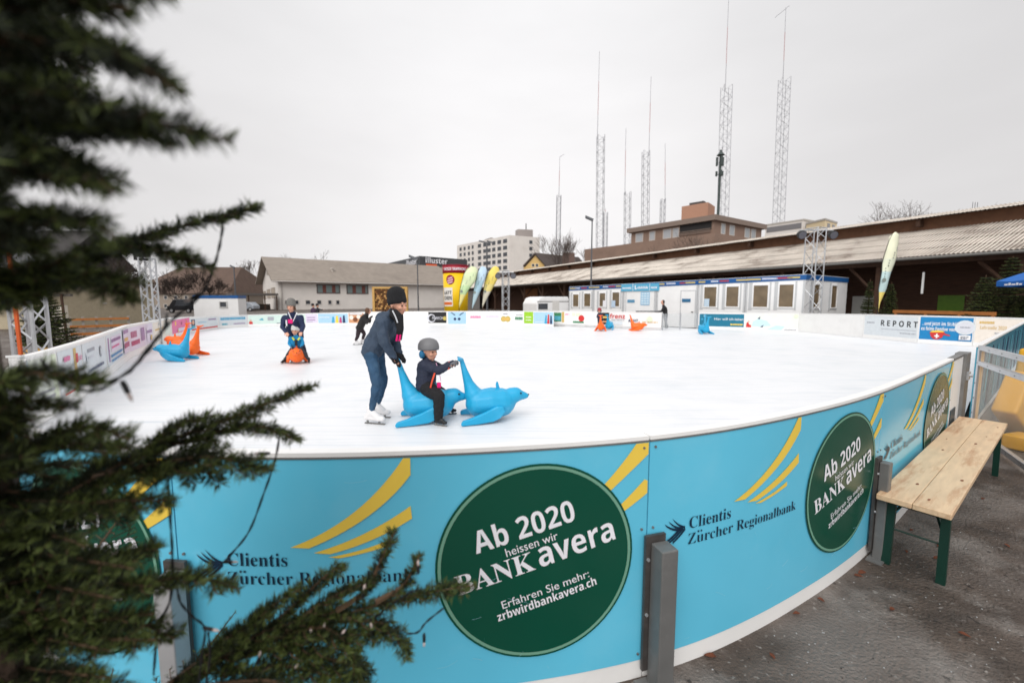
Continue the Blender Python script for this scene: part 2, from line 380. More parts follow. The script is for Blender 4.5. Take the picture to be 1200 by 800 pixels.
def mark(root):
    """scuffs where skates and bags rubbed the print: thin pale scratches"""
    mb = MB(); rr = random.Random(int(root.location.x * 1000)); s0, s1 = root['_s']
    for k in range(20):
        s = rr.uniform(s0 + .1, s1 - .1); z = .12 + .95 * rr.random() ** 1.8; a = rr.choice((rr.uniform(-.3, .3), rr.uniform(1.2, 1.9), rr.uniform(-1, 0))); l = rr.uniform(.02, .11); cv = rr.uniform(-1.2, 1.2); n = 6; w0 = rr.uniform(.0003, .0007); q = []
        for i in range(n + 1):
            q.append((s, z)); s += math.cos(a) * l / n; z += math.sin(a) * l / n; a += cv / n
        for (x0, z0), (x1, z1) in zip(q, q[1:]):
            if .1 < z0 < 1.15 and .1 < z1 < 1.15 and x1 < s1 - .01: mb.face([wp(x0, z0 - w0, .0105), wp(x1, z1 - w0, .0105), wp(x1, z1 + w0, .0105), wp(x0, z0 + w0, .0105)])
    mb.build('scratch', mat('scratch_white', c(150, 200, 218), .6), root); del root['_s']
front_board(S0 - (S1 - S0), S0, 'blue rink board with dark green disc, half hidden behind the fir branches')
front_board(S0, S1, 'blue rink board in front of the seals, its dark green disc fully readable', sc=(S1 - S0) / 2.035)
front_board(S1, S2, 'blue curved rink board between the two dark steel posts', sc=(S2 - S1) / 2.035)
front_board(S2, S3, 'pale blue rink board behind the wooden bench, narrow green disc', sc=(S3 - S2) / 2.035)
front_board(S0 - 2 * (S1 - S0) - .6, S0 - (S1 - S0), 'plain blue corner board behind the trunk of the big fir', deco=False)
# end piece with latch
r = thing('board_end_post', wp((S3 + S4) / 2, 0), 'white and grey end post with latch at the open gate', 'gate post')
mb = MB(); sheet(mb, S3 + .005, S4 - .3, .1, 1.16, -.05, 0); mb.build('white_filler', M_white, r)
mb = MB(); sheet(mb, S3 + .06, S3 + .34, .1, .62, .001, .01); mb.build('dark_plate', mat('dark_plate', c(52, 66, 74), .4), r)
mb = MB(); sheet(mb, S4 - .3, S4, 0, 1.19, -.07, .03); mb.build('post', M_steel, r)
mb = MB(); sheet(mb, S3 + .005, S4 - .3, 1.161, 1.186, -.055, .004); mb.build('top_rail', M_steel, r)
mb = MB(); sheet(mb, S4 - .2, S4 - .08, .88, .97, .03, .05); mb.ring([wp(S4 - .14, .93, .05), wp(S4 - .14, .93, .075)], .018, 8); mb.build('latch', M_alu, r)
# steel support posts at the seams
def support(s, label, m, top=.695, wd=.1, rot=0, dp=None):
    r = thing('support_post', wp(s, 0, .08), label, 'steel post', 'steel posts bracing the near boards')
    p, n = wall2(s); t = V((-n.y, n.x)); X = lambda a, b, z: (p.x + t.x * a + n.x * b, p.y + t.y * a + n.y * b, z)
    mb = MB(); h = wd / 2
    q = [(-h, .03), (h, .03), (h, .03 + (dp or wd)), (-h, .03 + (dp or wd))]
    mb.hexa([X(a, b, 0) for a, b in q], [X(a, b, top) for a, b in q]); mb.build('post_tube', m, r, bevel=.006)
    mb = MB(); q = [(-h - .024, .012), (h - .004, .012), (h - .004, .028), (-h - .024, .028)]  # thin plate; its dark strip also stands in for the post's shaded side
    mb.hexa([X(a, b, .06) for a, b in q], [X(a, b, top + .03) for a, b in q]); mb.build('back_plate_shade', mat('shaded_side_steel', c(82, 78, 76), .5, .25, 20, metal=.3), r)
    mb = MB(); q = [(-h - .06, .012), (h + .03, .012), (h + .03, .10), (-h - .06, .10)]
    mb.hexa([X(a, b, .001) for a, b in q], [X(a, b, .011) for a, b in q]); mb.build('foot_plate', M_steel, r)
    for z in (top - .08, top - .35):
        mb = MB(); mb.ring([X(-h - .012, .028, z), X(-h - .012, .036, z)], .008, 6); mb.build('bolt', M_alu, r)
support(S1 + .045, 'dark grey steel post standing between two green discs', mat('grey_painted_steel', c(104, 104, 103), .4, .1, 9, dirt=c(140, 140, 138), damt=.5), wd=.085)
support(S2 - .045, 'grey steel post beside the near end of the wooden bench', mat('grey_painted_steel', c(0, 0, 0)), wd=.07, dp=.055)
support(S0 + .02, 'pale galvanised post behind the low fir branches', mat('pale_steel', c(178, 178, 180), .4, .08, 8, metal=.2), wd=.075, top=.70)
# ------------------------------------------------------------------ far and side boards: (px, py of the top, distance)
def zY(py, z): return (z - CZ) / (ray(600, py).z) * ray(600, py).y
ring_px = [(31, 417, None), (65, 408.5, None), (94, 400, None), (122, 390.5, None), (149, 381, None), (178, 376, 14.6), (200, 372, 18), (222, 371, 21), (255, 370, 24), (290, 368.8, 25.6), (332, 367.8, 26.4), (358, 367, 26.8), (372, 366.7, 26.9), (408, 365.9, 27), (438, 365.2, 27), (500, 364.6, 27), (548, 364.4, 27), (587, 364.3, 26.9), (614, 364.4, 26.6), (625, 364.5, 26.3), (649, 364.9, 25.8)]
right_px = [(819, 366.2, 23.8), (873.5, 366.6, 22.8), (936.5, 367, 21.8), (1013, 368, 18.2), (1078, 369.4, 16), (1143, 371, 14.8), (1204, 372.8, 13.75)]
def rp(t):
    x, y, Y = t
    if Y is None: Y = zY(y, 1.1)
    return D(x, y, Y)
ringP = [V((-5.85, 5.0, 1.15))] + [rp(t) for t in ring_px]; rightP = [rp(t) for t in right_px]
corner = [V((16.75, 13.2, .95))]
# ice
pl = [p.to_2d() for p in ringP] + [V((8, 26.5))] + [p.to_2d() for p in rightP] + [corner[0].to_2d()] + [V((7.3, 6.68))]
pl += [wall2(s)[0] - wall2(s)[1] * .02 for s in [S4 - i * .25 for i in range(int(S4 / .25))]]
mb = MB(); mb.face([(p.x, p.y, .18) for p in pl][::-1]); ice = mb.build('ice', M_ice); tag(ice, kind='structure')
# ------------------------------------------------------------------ white boards round the far side, each with its printed banner
COL = dict(white=(238, 237, 236), tan=(205, 172, 100), red=(205, 52, 50), pink=(226, 108, 160), pinkd=(190, 70, 120), cream=(236, 226, 214), mint=(208, 228, 220), cyan=(64, 160, 200), sky=(168, 205, 228),
           blue=(22, 128, 186), teal=(18, 112, 140), navy=(30, 50, 90), grey=(170, 172, 180), lgrey=(214, 215, 222), black=(26, 26, 28), lime=(150, 200, 40), green=(60, 130, 90), olive=(190, 170, 90), yellow=(244, 208, 70), orange=(226, 120, 60),
           mag=(176, 70, 120), violet=(150, 110, 160), lil=(220, 210, 228), gold=(214, 176, 96), brown=(120, 70, 40), skin=(220, 170, 140), ice=(214, 230, 240), pale=(226, 232, 222), tealb=(84, 170, 190), palecy=(196, 226, 232), bread=(206, 150, 110), palegreen=(222, 232, 206), silver=(216, 222, 226))
def banner(root, f, L, z0, z1, items, w=.004):
    mb = MB(); used = []
    P = lambda ww: (lambda u, v: f.pt(u * L, z0 + v * (z1 - z0), ww))
    def ki(cn):
        if cn not in used: used.append(cn)
        return used.index(cn)
    for j, it in enumerate(items):
        p = P(w + .003 * j); k = it[0]
        if k == 'r':
            _, a, b, v0, v1, cn = it; mb.face([p(a, v0), p(b, v0), p(b, v1), p(a, v1)], ki(cn))
        elif k == 'c':
            _, a, b, r, cn = it; asp = (z1 - z0) / L
            mb.face([p(a + r * asp * math.cos(q * .35), b + r * math.sin(q * .35)) for q in range(18)], ki(cn))
        elif k == 'p':
            _, pts_, cn = it; mb.face([p(*q) for q in pts_], ki(cn))
        elif k == 't':
            _, a, b, v, h, s, cn = it
            vs, fs = text2d(s, 1); w0 = max(x for x, y in vs) - min(x for x, y in vs); sy = h * (z1 - z0) / .7; sx = (b - a) * L / w0
            i = mb.pts([f.pt(a * L + x * sx, z0 + v * (z1 - z0) + y * sy, w + .003 * j) for x, y in vs])
            for q in fs: mb.f.append([i + n for n in q]); mb.m.append(ki(cn))
        elif k == 'l':       # a line of print too small to read: broken strokes
            _, a, b, v, h, cn = it; rr = random.Random(int(a * 1e4 + v * 1e3)); x = a
            while x < b:
                ww = min((b - x), rr.uniform(.02, .06)); mb.face([p(x, v), p(x + ww * .8, v), p(x + ww * .8, v + h), p(x, v + h)], ki(cn)); x += ww
    return mb.build('banner_print', [flat(*COL[q], .45) for q in used], root)
def ring_board(a, b, label, items, group='white boards round the far ice', kick=True, name='rink_board', th=.07):
    f = Face(a, b); L = f.len
    if f.uv(0, 0) and False: pass
    root = thing(name, ((a.x + b.x) / 2, (a.y + b.y) / 2, .1), label, 'rink board', group)
    mb = MB(); q = [f.pt(.004, 0, 0), f.pt(L - .004, 0, 0), f.pt(L - .004, 0, -th), f.pt(.004, 0, -th)]
    mb.hexa([p + V((0, 0, .02)) for p in q], [V((p.x, p.y, (a.z if i in (0, 3) else b.z) - .03)) for i, p in enumerate(q)]); mb.build('board_panel', M_white, root)
    mb = MB(); q = [f.pt(0, 0, .012), f.pt(L, 0, .012), f.pt(L, 0, -th - .02), f.pt(0, 0, -th - .02)]
    mb.hexa([V((p.x, p.y, (a.z if i in (0, 3) else b.z) - .028)) for i, p in enumerate(q)], [V((p.x, p.y, (a.z if i in (0, 3) else b.z))) for i, p in enumerate(q)]); mb.build('top_rail', M_white, root)
    mb = MB(); mb.fbox(f, .004, L - .004, .185, .33, .002, .014); mb.build('kick_plate', M_white if kick else M_kick, root)
    if items: banner(root, f, L, .18, min(a.z, b.z), items)
    return root
B = [
 ('pale blue board nearest the corner behind the fir', [('r', .1, .95, .3, .93, 'palecy'), ('l', .2, .7, .4, .05, 'grey'), ('r', .6, .9, .45, .8, 'pink')]),
 ('white board with a pale yellow strip behind fir twigs', [('r', .0, .95, .22, .93, 'pale'), ('r', .78, .95, .22, .93, 'palegreen'), ('l', .1, .8, .3, .04, 'grey'), ('l', .1, .8, .4, .04, 'grey')]),
 ('white board with a tan vertical strip on the left side', [('r', .02, .98, .2, .94, 'silver'), ('r', .62, .74, .2, .92, 'tan'), ('r', .70, .80, .66, .82, 'red'), ('t', .81, .98, .68, .12, 'bauder', 'pink'), ('l', .8, .97, .5, .06, 'grey'), ('l', .2, .45, .75, .08, 'pink'), ('l', .08, .55, .48, .05, 'lil'), ('l', .08, .58, .36, .05, 'lgrey'), ('r', .1, .6, .22, .25, 'red')]),
 ('white board with grey and navy print next to the tan strip', [('r', .02, .98, .2, .94, 'silver'), ('p', [(.1, .8), (.14, .55), (.17, .8), (.145, .64)], 'navy'), ('l', .2, .48, .74, .07, 'grey'), ('l', .2, .42, .62, .04, 'lgrey'), ('c', .72, .66, .12, 'grey'), ('c', .72, .66, .07, 'silver'), ('l', .15, .8, .36, .06, 'navy'), ('l', .25, .8, .27, .04, 'lgrey')]),
 ('white board with framed posters in faint magenta print', [('r', .02, .98, .2, .94, 'silver'), ('r', .08, .12, .3, .86, 'violet'), ('r', .18, .6, .5, .86, 'lil'), ('l', .2, .58, .72, .08, 'violet'), ('l', .2, .5, .58, .05, 'pink'), ('l', .15, .62, .38, .06, 'blue'), ('l', .15, .6, .27, .05, 'blue'), ('r', .68, .97, .25, .92, 'lil'), ('r', .7, .95, .8, .9, 'violet'), ('r', .72, .9, .58, .68, 'gold'), ('l', .7, .96, .4, .14, 'mag')]),
 ('white board with purple and pink print towards the far left corner', [('r', .02, .98, .2, .94, 'lil'), ('l', .08, .3, .6, .2, 'mag'), ('l', .08, .4, .35, .15, 'pinkd'), ('r', .45, .6, .4, .85, 'violet'), ('r', .68, .8, .3, .85, 'lil'), ('l', .7, .95, .6, .1, 'violet'), ('r', .85, .92, .3, .5, 'gold')]),
 ('cream board left of the pink banner', [('r', .02, .98, .2, .94, 'cream'), ('l', .1, .5, .6, .07, 'gold'), ('r', .6, .9, .3, .8, 'pale')]),
 ('board with a bright pink banner with yellow spots', [('r', .02, .98, .12, .94, 'pink'), ('c', .2, .75, .13, 'yellow'), ('c', .78, .7, .15, 'orange'), ('c', .8, .45, .08, 'black'), ('r', .3, .7, .25, .45, 'lil'), ('c', .5, .7, .1, 'mag'), ('c', .3, .3, .08, 'yellow')]),
 ('white board with a portrait and a red line', [('r', .02, .98, .15, .94, 'silver'), ('r', .04, .16, .32, .88, 'navy'), ('c', .1, .68, .16, 'skin'), ('r', .05, .15, .3, .45, 'tealb'), ('r', .03, .96, .13, .23, 'red'), ('l', .25, .55, .6, .07, 'sky'), ('l', .62, .92, .74, .08, 'violet')]),
 ('white board with a line of pale blue lettering above the ice', [('r', .02, .98, .15, .94, 'silver'), ('l', .08, .92, .64, .2, 'cyan'), ('l', .12, .3, .24, .14, 'tealb'), ('l', .5, .9, .28, .07, 'violet')]),
 ('pale mint board with a small red mark left of the orange seal', [('r', .02, .98, .15, .95, 'mint'), ('r', .03, .13, .2, .42, 'red'), ('c', .08, .5, .07, 'skin'), ('p', [(.3, .55), (.4, .72), (.44, .5)], 'tealb'), ('r', .55, .72, .5, .8, 'grey'), ('l', .8, .98, .22, .05, 'navy')]),
 ('pale mint board straight behind the mother in navy', [('r', .02, .98, .15, .95, 'mint'), ('l', .2, .7, .5, .08, 'grey')]),
 ('narrow white board with faint violet lines of print', [('r', .02, .98, .15, .94, 'lil'), ('l', .1, .8, .62, .07, 'violet'), ('l', .1, .8, .42, .07, 'violet'), ('l', .1, .6, .26, .05, 'grey')]),
 ('blue board with a row of small coloured figures', [('r', .02, .98, .15, .94, 'sky'), ('r', .02, .98, .12, .2, 'navy'), ('p', [(.45, .2), (.48, .7), (.53, .7), (.55, .2)], 'cyan'), ('p', [(.57, .2), (.6, .78), (.66, .78), (.68, .2)], 'yellow'), ('p', [(.70, .2), (.72, .66), (.77, .66), (.79, .2)], 'pinkd'), ('p', [(.81, .2), (.83, .8), (.88, .8), (.9, .2)], 'navy'), ('l', .06, .4, .6, .1, 'ice')]),
 ('board with a picture of bread behind the skater in black', [('r', .02, .6, .15, .94, 'bread'), ('c', .12, .6, .16, 'cream'), ('c', .27, .45, .18, 'brown'), ('c', .4, .65, .15, 'cream'), ('c', .5, .38, .14, 'orange'), ('r', .05, .55, .82, .92, 'silver')]),
 ('plain white board behind the woman in the black beanie', []),
 ('white board with a black banner and a pale blue one with two eyes', [('r', .04, .48, .1, .94, 'black'), ('c', .11, .5, .3, 'lgrey'), ('c', .125, .5, .22, 'black'), ('t', .13, .42, .42, .2, 'MARRONI', 'lgrey'), ('c', .44, .5, .14, 'olive'), ('r', .52, .96, .1, .94, 'sky'), ('c', .69, .45, .1, 'navy'), ('c', .79, .45, .1, 'navy'), ('p', [(.59, .9), (.6, .94), (.70, .74), (.68, .7)], 'navy'), ('p', [(.91, .9), (.9, .94), (.79, .74), (.81, .7)], 'navy')]),
 ('white board with faint pink print beneath the yellow flag', [('r', .02, .98, .15, .94, 'white'), ('l', .08, .4, .5, .16, 'pink'), ('l', .3, .5, .32, .06, 'lgrey'), ('l', .55, .95, .55, .14, 'lil')]),
 ('white board with an olive emblem and dark green print', [('r', .02, .98, .15, .94, 'white'), ('c', .12, .45, .2, 'olive'), ('c', .3, .45, .2, 'olive'), ('r', .05, .38, .35, .55, 'gold'), ('l', .1, .3, .75, .1, 'grey'), ('l', .62, .95, .4, .2, 'green'), ('l', .65, .95, .7, .08, 'grey')]),
 ('plain lime green board left of the pale blue one', [('r', .02, .98, .02, .95, 'lime'), ('l', .2, .8, .55, .08, 'palegreen'), ('l', .2, .8, .35, .08, 'palegreen')]),
 ('pale blue board with small figures left of the low barrier', [('r', .02, .98, .1, .94, 'sky'), ('r', .02, .98, .05, .12, 'navy'), ('p', [(.55, .15), (.6, .75), (.66, .75), (.68, .15)], 'cyan'), ('p', [(.68, .15), (.72, .8), (.78, .8), (.8, .15)], 'red'), ('p', [(.82, .15), (.84, .72), (.9, .72), (.93, .15)], 'navy'), ('l', .1, .5, .25, .07, 'ice')]),
]
for i, (lab, it) in enumerate(B): ring_board(ringP[i], ringP[i + 1], lab, it)
RB = [
 ('teal board with white script behind the small blue seal', [('r', .02, .98, .02, .93, 'teal'), ('t', .34, .96, .56, .15, 'Hier will ich leben', 'white'), ('l', .7, .96, .27, .09, 'yellow'), ('l', .55, .96, .13, .03, 'sky'), ('c', .14, .8, .07, 'sky'), ('c', .08, .6, .06, 'cyan'), ('c', .22, .6, .06, 'cyan'), ('p', [(.12, .3), (.13, .9), (.16, .9), (.17, .3)], 'cyan')]),
 ('pale board with a red hen and curving lines', [('r', .01, .99, .02, .95, 'pale'), ('p', [(.02, .04), (.13, .06), (.12, .3), (.09, .32), (.06, .5), (.03, .4)], 'red'), ('p', [(.06, .5), (.08, .55), (.09, .46)], 'orange'), ('p', [(.13, .25), (.16, .5), (.25, .68), (.42, .55), (.5, .3), (.3, .22)], 'palecy'), ('p', [(.4, .05), (.6, .3), (.75, .25), (.7, .05)], 'palecy'), ('p', [(.24, .68), (.29, .8), (.28, .64)], 'navy'), ('p', [(.30, .2), (.36, .34), (.34, .18)], 'navy'), ('l', .75, .97, .05, .06, 'grey'), ('c', .95, .84, .1, 'palegreen')]),
 ('plain white board right of the lattice tower', []),
 ('white board lettered REPORT', [('r', .02, .98, .12, .95, 'silver'), ('t', .33, .97, .56, .22, BOLD('R') + ' ' + BOLD('E') + ' ' + BOLD('P') + ' ' + BOLD('O') + ' ' + BOLD('R') + ' ' + BOLD('T'), 'black'), ('l', .07, .22, .64, .05, 'grey'), ('r', .36, .97, .43, .445, 'grey'), ('l', .7, .97, .3, .03, 'grey')]),
 ('bright blue board with a red fondue pot', [('r', .02, .98, .13, .95, 'blue'), ('t', .06, .70, .66, .12, BOLD('...und jetzt im St') + 'ü' + BOLD('bli'), 'white'), ('t', .05, .70, .48, .12, BOLD('es feine Fondue vom'), 'white'), ('c', .85, .62, .25, 'silver'), ('c', .85, .62, .2, 'lgrey'), ('l', .76, .94, .60, .05, 'grey'), ('p', [(.22, .42), (.50, .44), (.46, .24), (.38, .17), (.30, .18), (.25, .26)], 'red'), ('p', [(.48, .40), (.60, .34), (.60, .30), (.47, .34)], 'red'), ('p', [(.23, .41), (.49, .43), (.47, .47), (.36, .49), (.25, .46)], 'yellow'), ('r', .345, .375, .21, .37, 'white'), ('r', .315, .405, .265, .31, 'white'), ('r', .76, .96, .2, .36, 'white'), ('l', .79, .93, .28, .03, 'navy'), ('l', .79, .9, .23, .03, 'navy')]),
 ('pale cream board with gold lettering beside the open gate', [('r', .03, .99, .12, .95, 'cream'), ('l', .1, .4, .78, .08, 'gold'), ('t', .12, .64, .6, .12, 'Lehrstelle 2020', 'gold'), ('l', .42, .7, .46, .04, 'grey')]),
]
for i, (lab, it) in enumerate(RB): ring_board(rightP[i], rightP[i + 1], lab, it, 'white boards at the right end of the ice')
# low barrier standing in the opening before the cabins
bL, bR = D(648, 366, 26.4), D(775, 366, 22.6); bL.z = bR.z = 1.12
f = Face(bL, bR); Lb = f.len
root = thing('low_barrier', ((bL.x + bR.x) / 2, (bL.y + bR.y) / 2, .18), 'low white barrier with mixed sponsor prints in front of the cabins', 'barrier')
mb = MB(); mb.fbox(f, 0, Lb, .32, 1.08, -.07, 0); mb.build('board_panel', M_white, root)
mb = MB(); mb.fbox(f, 0, Lb, .185, .318, -.05, .02); mb.build('base_beam', M_kick, root)
mb = MB(); mb.fbox(f, -.01, Lb + .01, 1.083, 1.12, -.09, .015); mb.build('top_rail', M_white, root)
X = lambda px: (px - 648) / 127
banner(root, f, Lb, .18, 1.12, [('r', .005, .09, .3, .88, 'green'), ('r', .012, .083, .38, .66, 'tealb'), ('r', .095, .12, .26, .93, 'tan'), ('l', .13, .18, .75, .06, 'pink'), ('l', .2, .3, .68, .2, 'palegreen'), ('r', .21, .32, .25, .36, 'green'), ('c', .295, .55, .2, 'red'), ('r', .455, .56, .22, .93, 'black'), ('r', .46, .555, .6, .72, 'gold'), ('r', .46, .555, .34, .44, 'bread'), ('t', .565, .70, .6, .26, BOLD('frenz'), 'red'), ('l', .58, .70, .5, .04, 'grey'), ('r', .57, .68, .24, .44, 'silver'), ('t', .73, .82, .42, .16, BOLD('ACHT') + '.', 'navy'), ('c', .91, .6, .16, 'palegreen'), ('l', .85, .98, .42, .04, 'gold')], .003)
# clear gate next to the barrier
gA, gB = D(776.5, 366, 22.7), D(818, 366.2, 23.7); f = Face(gA, gB)
root = thing('clear_gate', (gA.x, gA.y, .18), 'low clear screen gate between the barrier and the teal board', 'gate')
M_clear = mat('clear_sheet', c(210, 214, 216), .15, .02, alpha=.22)
mb = MB(); mb.fbox(f, .03, f.len - .03, .25, 1.05, -.012, -.006); mb.build('clear_panel', M_clear, root)
mb = MB()
for t in (0, .5, 1): mb.fbox(f, t * (f.len - .05), t * (f.len - .05) + .05, .185, 1.08, -.03, .02)
mb.build('gate_frame', M_alu, root)
# boards continuing beyond the open gate, seen from outside
P4a, P4b = G(1163, 397.5, RAIL), G(1201, 377.5, RAIL); P4b = P4b + (P4b - P4a) * .22; P4a = G(1149.5, 404.5, RAIL)
f = Face(P4a, P4b); n4 = 4
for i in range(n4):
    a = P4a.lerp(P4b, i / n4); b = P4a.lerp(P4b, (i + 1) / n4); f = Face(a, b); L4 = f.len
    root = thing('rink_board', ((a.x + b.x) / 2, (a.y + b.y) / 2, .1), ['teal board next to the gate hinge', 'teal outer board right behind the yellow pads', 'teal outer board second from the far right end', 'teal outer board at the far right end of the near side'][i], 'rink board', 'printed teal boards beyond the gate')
    mb = MB(); mb.fbox(f, .004, L4 - .004, .095, 1.15, -.04, 0); mb.build('board_panel', mat('teal_sheet', c(72, 146, 170), .22, .12, 1.2), root)
    mb = MB(); mb.fbox(f, .004, L4 - .004, 0, .09, -.06, -.006); mb.build('base_strip', M_white, root)
    mb = MB(); mb.fbox(f, 0, L4, 1.153, 1.18, -.06, .008); mb.build('top_rail', M_white, root)
    banner(root, f, L4, .1, 1.15, [('p', [(.1, .05), (.22, .95), (.27, .95), (.18, .05)], 'navy'), ('p', [(.45, .05), (.5, .7), (.6, .95), (.62, .9), (.54, .05)], 'navy'), ('p', [(.74, .1), (.86, .9), (.9, .9), (.8, .1)], 'tealb'), ('p', [(.3, .3), (.38, .9), (.41, .9), (.36, .3)], 'tealb')], .003)  # slanted dark and pale shapes painted as reflections in the teal sheet
# open gate leaf
gp0, gp1 = G(1149.5, 404.5, 1.2), G(1200, 417, 1.2); gd = (gp1 - gp0).normalized(); gp1 = gp0 + gd * 1.75
f = Face(gp0, gp1); Lg = f.len
root = thing('gate_leaf', (gp0.x, gp0.y, .05), 'open gate leaf with aluminium frame and scratched clear panes', 'gate')
mb = MB()
for u0, u1, v0, v1 in ((0, .06, .06, 1.2), (Lg - .06, Lg, .06, 1.2), (.06, Lg - .06, 1.14, 1.2), (.06, Lg - .06, .94, 1.0), (.06, Lg - .06, .06, .12)): mb.fbox(f, u0, u1, v0, v1, -.025, .025)
mb.build('gate_frame', M_alu, root, bevel=.004)
mb = MB(); mb.fbox(f, .1, .12, .13, 1.13, -.012, .012); mb.build('inner_strip', mat('tan_strip', c(206, 176, 140), .6), root)
for v0, v1 in ((.125, .935), (1.005, 1.135)):
    mb = MB(); mb.fbox(f, .062, Lg - .062, v0, v1, -.004, .004); mb.build('clear_pane', mat('scratched_pane', c(196, 186, 168), .3, .15, 5, alpha=.24), root)
mb = MB()
for u in (.03, .4, .8, 1.2, 1.6):
    for v in (1.17, .97, .09): mb.ring([f.pt(u, v, .025), f.pt(u, v, .03)], .007, 6)
for v in (.3, .5, .7): mb.ring([f.pt(.03, v, .025), f.pt(.03, v, .032)], .01, 6)
mb.build('screw', M_steel, root)
# yellow safety pads behind the gate
M_pad = mat('yellow_vinyl', c(228, 168, 40), .4, .08, 3, bump=.25, bscale=7)
def pad(px, py, z, size, tilt, label, lab=True, rz=.4):
    p = G(px, py, 0); root = thing('safety_pad', (p.x, p.y, z), label, 'safety pad', 'yellow pads behind the gate', rz)
    sx, sy, sz = size; off = V((p.x, p.y, z)); mb = MB(); mb.X = Mx.Translation(off) @ Mx.Rotation(tilt, 4, 'Y')
    mb.box(-sx / 2, sx / 2, -sy / 2, sy / 2, 0, sz); o = mb.build('pad_body', M_pad, root)
    b = o.modifiers.new('b', 'BEVEL'); b.width = min(size) * .14; b.segments = 3
    for q in o.data.polygons: q.use_smooth = True
    if lab:
        mb = MB(); mb.X = Mx.Translation(off) @ Mx.Rotation(tilt, 4, 'Y')
        mb.box(-sx * .02, sx * .3, -sy / 2 - .006, -sy / 2 + .004, sz * .2, sz * .86); mb.build('label_patch', flat(226, 208, 180), root)
pad(1182, 513, .2, (.62, .24, .62), .6, 'yellow safety pad with a white patch leaning behind the gate')
pad(1203, 490, .04, (.5, .3, 1.0), .2, 'taller yellow safety pad standing further right', False)
pad(1196, 525, .0, (.42, .22, .17), .05, 'small yellow pad lying on the ground below the gate', False)
# ------------------------------------------------------------------ beer bench
c1, c2, c3, c4 = [G(x, y, .5) for x, y in ((1031, 578), (1111, 603), (1180, 493), (1124, 490))]
f1 = (c1 + c2) / 2; f2 = (c3 + c4) / 2; ax = (f2 - f1); BL = ax.length; ax.normalize(); sd = V((ax.y, -ax.x, 0)); BW = .36
X = lambda u, s, z: f1 + ax * u + sd * s + V((0, 0, z - .5))
root = thing('bench', (f1.x, f1.y, 0), 'folding wooden bench with dark green steel legs on the wet concrete', 'bench')
for a, b in ((-BW / 2, -.0008), (.0008, BW / 2)):
    mb = MB(); q = [(0, a), (BL, a), (BL, b), (0, b)]
    mb.hexa([X(u, s, .462) for u, s in q], [X(u, s, .5) for u, s in q]); o = mb.build('seat_plank', M_wood, root, bevel=.005)
mb = MB(); rr = random.Random(5)
for k in range(8):
    u = rr.uniform(.15, BL - .1); s = rr.uniform(-.15, .15); a = rr.uniform(.008, .015)
    if abs(s) < .02: s += .05
    mb.face([X(u + math.cos(q * .7) * a * rr.uniform(1.4, 2.2), s + math.sin(q * .7) * a * .7, .502) for q in range(9)])
mb.build('knot', mat('wood_knot', c(128, 76, 50), .7, .3, 60), root)
def leg(u, s):
    mb = MB(); mb.k = 0
    q = [(u - .02, s - .022), (u + .02, s - .022), (u + .02, s + .022), (u - .02, s + .022)]
    mb.hexa([X(a + (-.02 if u < 1 else .03), b * 1.04, .0) for a, b in q], [X(a, b, .455) for a, b in q]); mb.build('leg', M_green, root)
for u in (.12, BL - .35):
    for s in ((-.115 if u < 1 else -.145), .145): leg(u, s)
    mb = MB(); mb.bar(X(u, -.13, .43), X(u, .13, .43), .016, 4); mb.build('crossbar', M_green, root)
    mb = MB(); mb.bar(X(u - .01, -.13, .25), X(u - .01, .13, .25), .006, 6); mb.build('tie_rod', M_green, root)
    for s in (-.13, .13):
        mb = MB(); mb.bar(X(u + .02, s, .33), X(u + (.3 if u < 1 else -.3), s * .2, .448), .01, 4); mb.build('brace', M_green, root)
# fallen leaves
M_leaf = mat('dead_leaf', c(98, 52, 30), .75, .3, 30)
rr = random.Random(11); spots = [(1006, 676), (1068, 622), (1062, 647), (1098, 655), (962, 704), (933, 720), (1100, 640), (1152, 585), (832, 770), (1180, 640), (1130, 745), (905, 770), (1010, 672), (1045, 715)]
for i, (x, y) in enumerate(spots):
    p = G(x, y, 0); a = rr.uniform(0, 6.3); s = rr.uniform(.018, .034); mb = MB()
    out_ = [(1, 0), (.55, .42), (.1, .5), (-.5, .3), (-1, 0), (-.5, -.35), (.1, -.45), (.55, -.4)]
    q = [V((p.x + (math.cos(a) * u - math.sin(a) * v) * s, p.y + (math.sin(a) * u + math.cos(a) * v) * s, .008 + abs(v) * s * .5 + rr.uniform(0, .004))) for u, v in out_]
    mb.hexa([v - V((0, 0, .002)) for v in q], q); tag(mb.build('fallen_leaf', M_leaf), 'brown dead leaf lying on the wet concrete by the boards', 'leaf', 'fallen leaves on the concrete')
# crumbs of ice and grit on the concrete
mb = MB(); rr = random.Random(3)
for k in range(230):
    x = rr.uniform(790, 1260); y = rr.uniform(560, 860); p = G(x, y, 0); s0 = s_at(min(x, 1130), 500)
    if (p.to_2d() - V((p.x, 0))).y <= 0: continue
    q, n = wall2(min(range(0, len(cum), 8), key=lambda i: (fine[i] - p.to_2d()).length) and cum[min(range(0, len(cum), 8), key=lambda i: (fine[i] - p.to_2d()).length)])
    if (p.to_2d() - q).dot(n) < .06: continue
    s = rr.uniform(.002, .005); mb.ball((p.x, p.y, s * .5), s, 6, 0 if rr.random() < .6 else 1, sz=.6)
tag(mb.build('ice_crumbs', [mat('dirty_ice', c(170, 170, 170), .4), mat('grit', c(52, 46, 42), .8)]), kind='stuff')
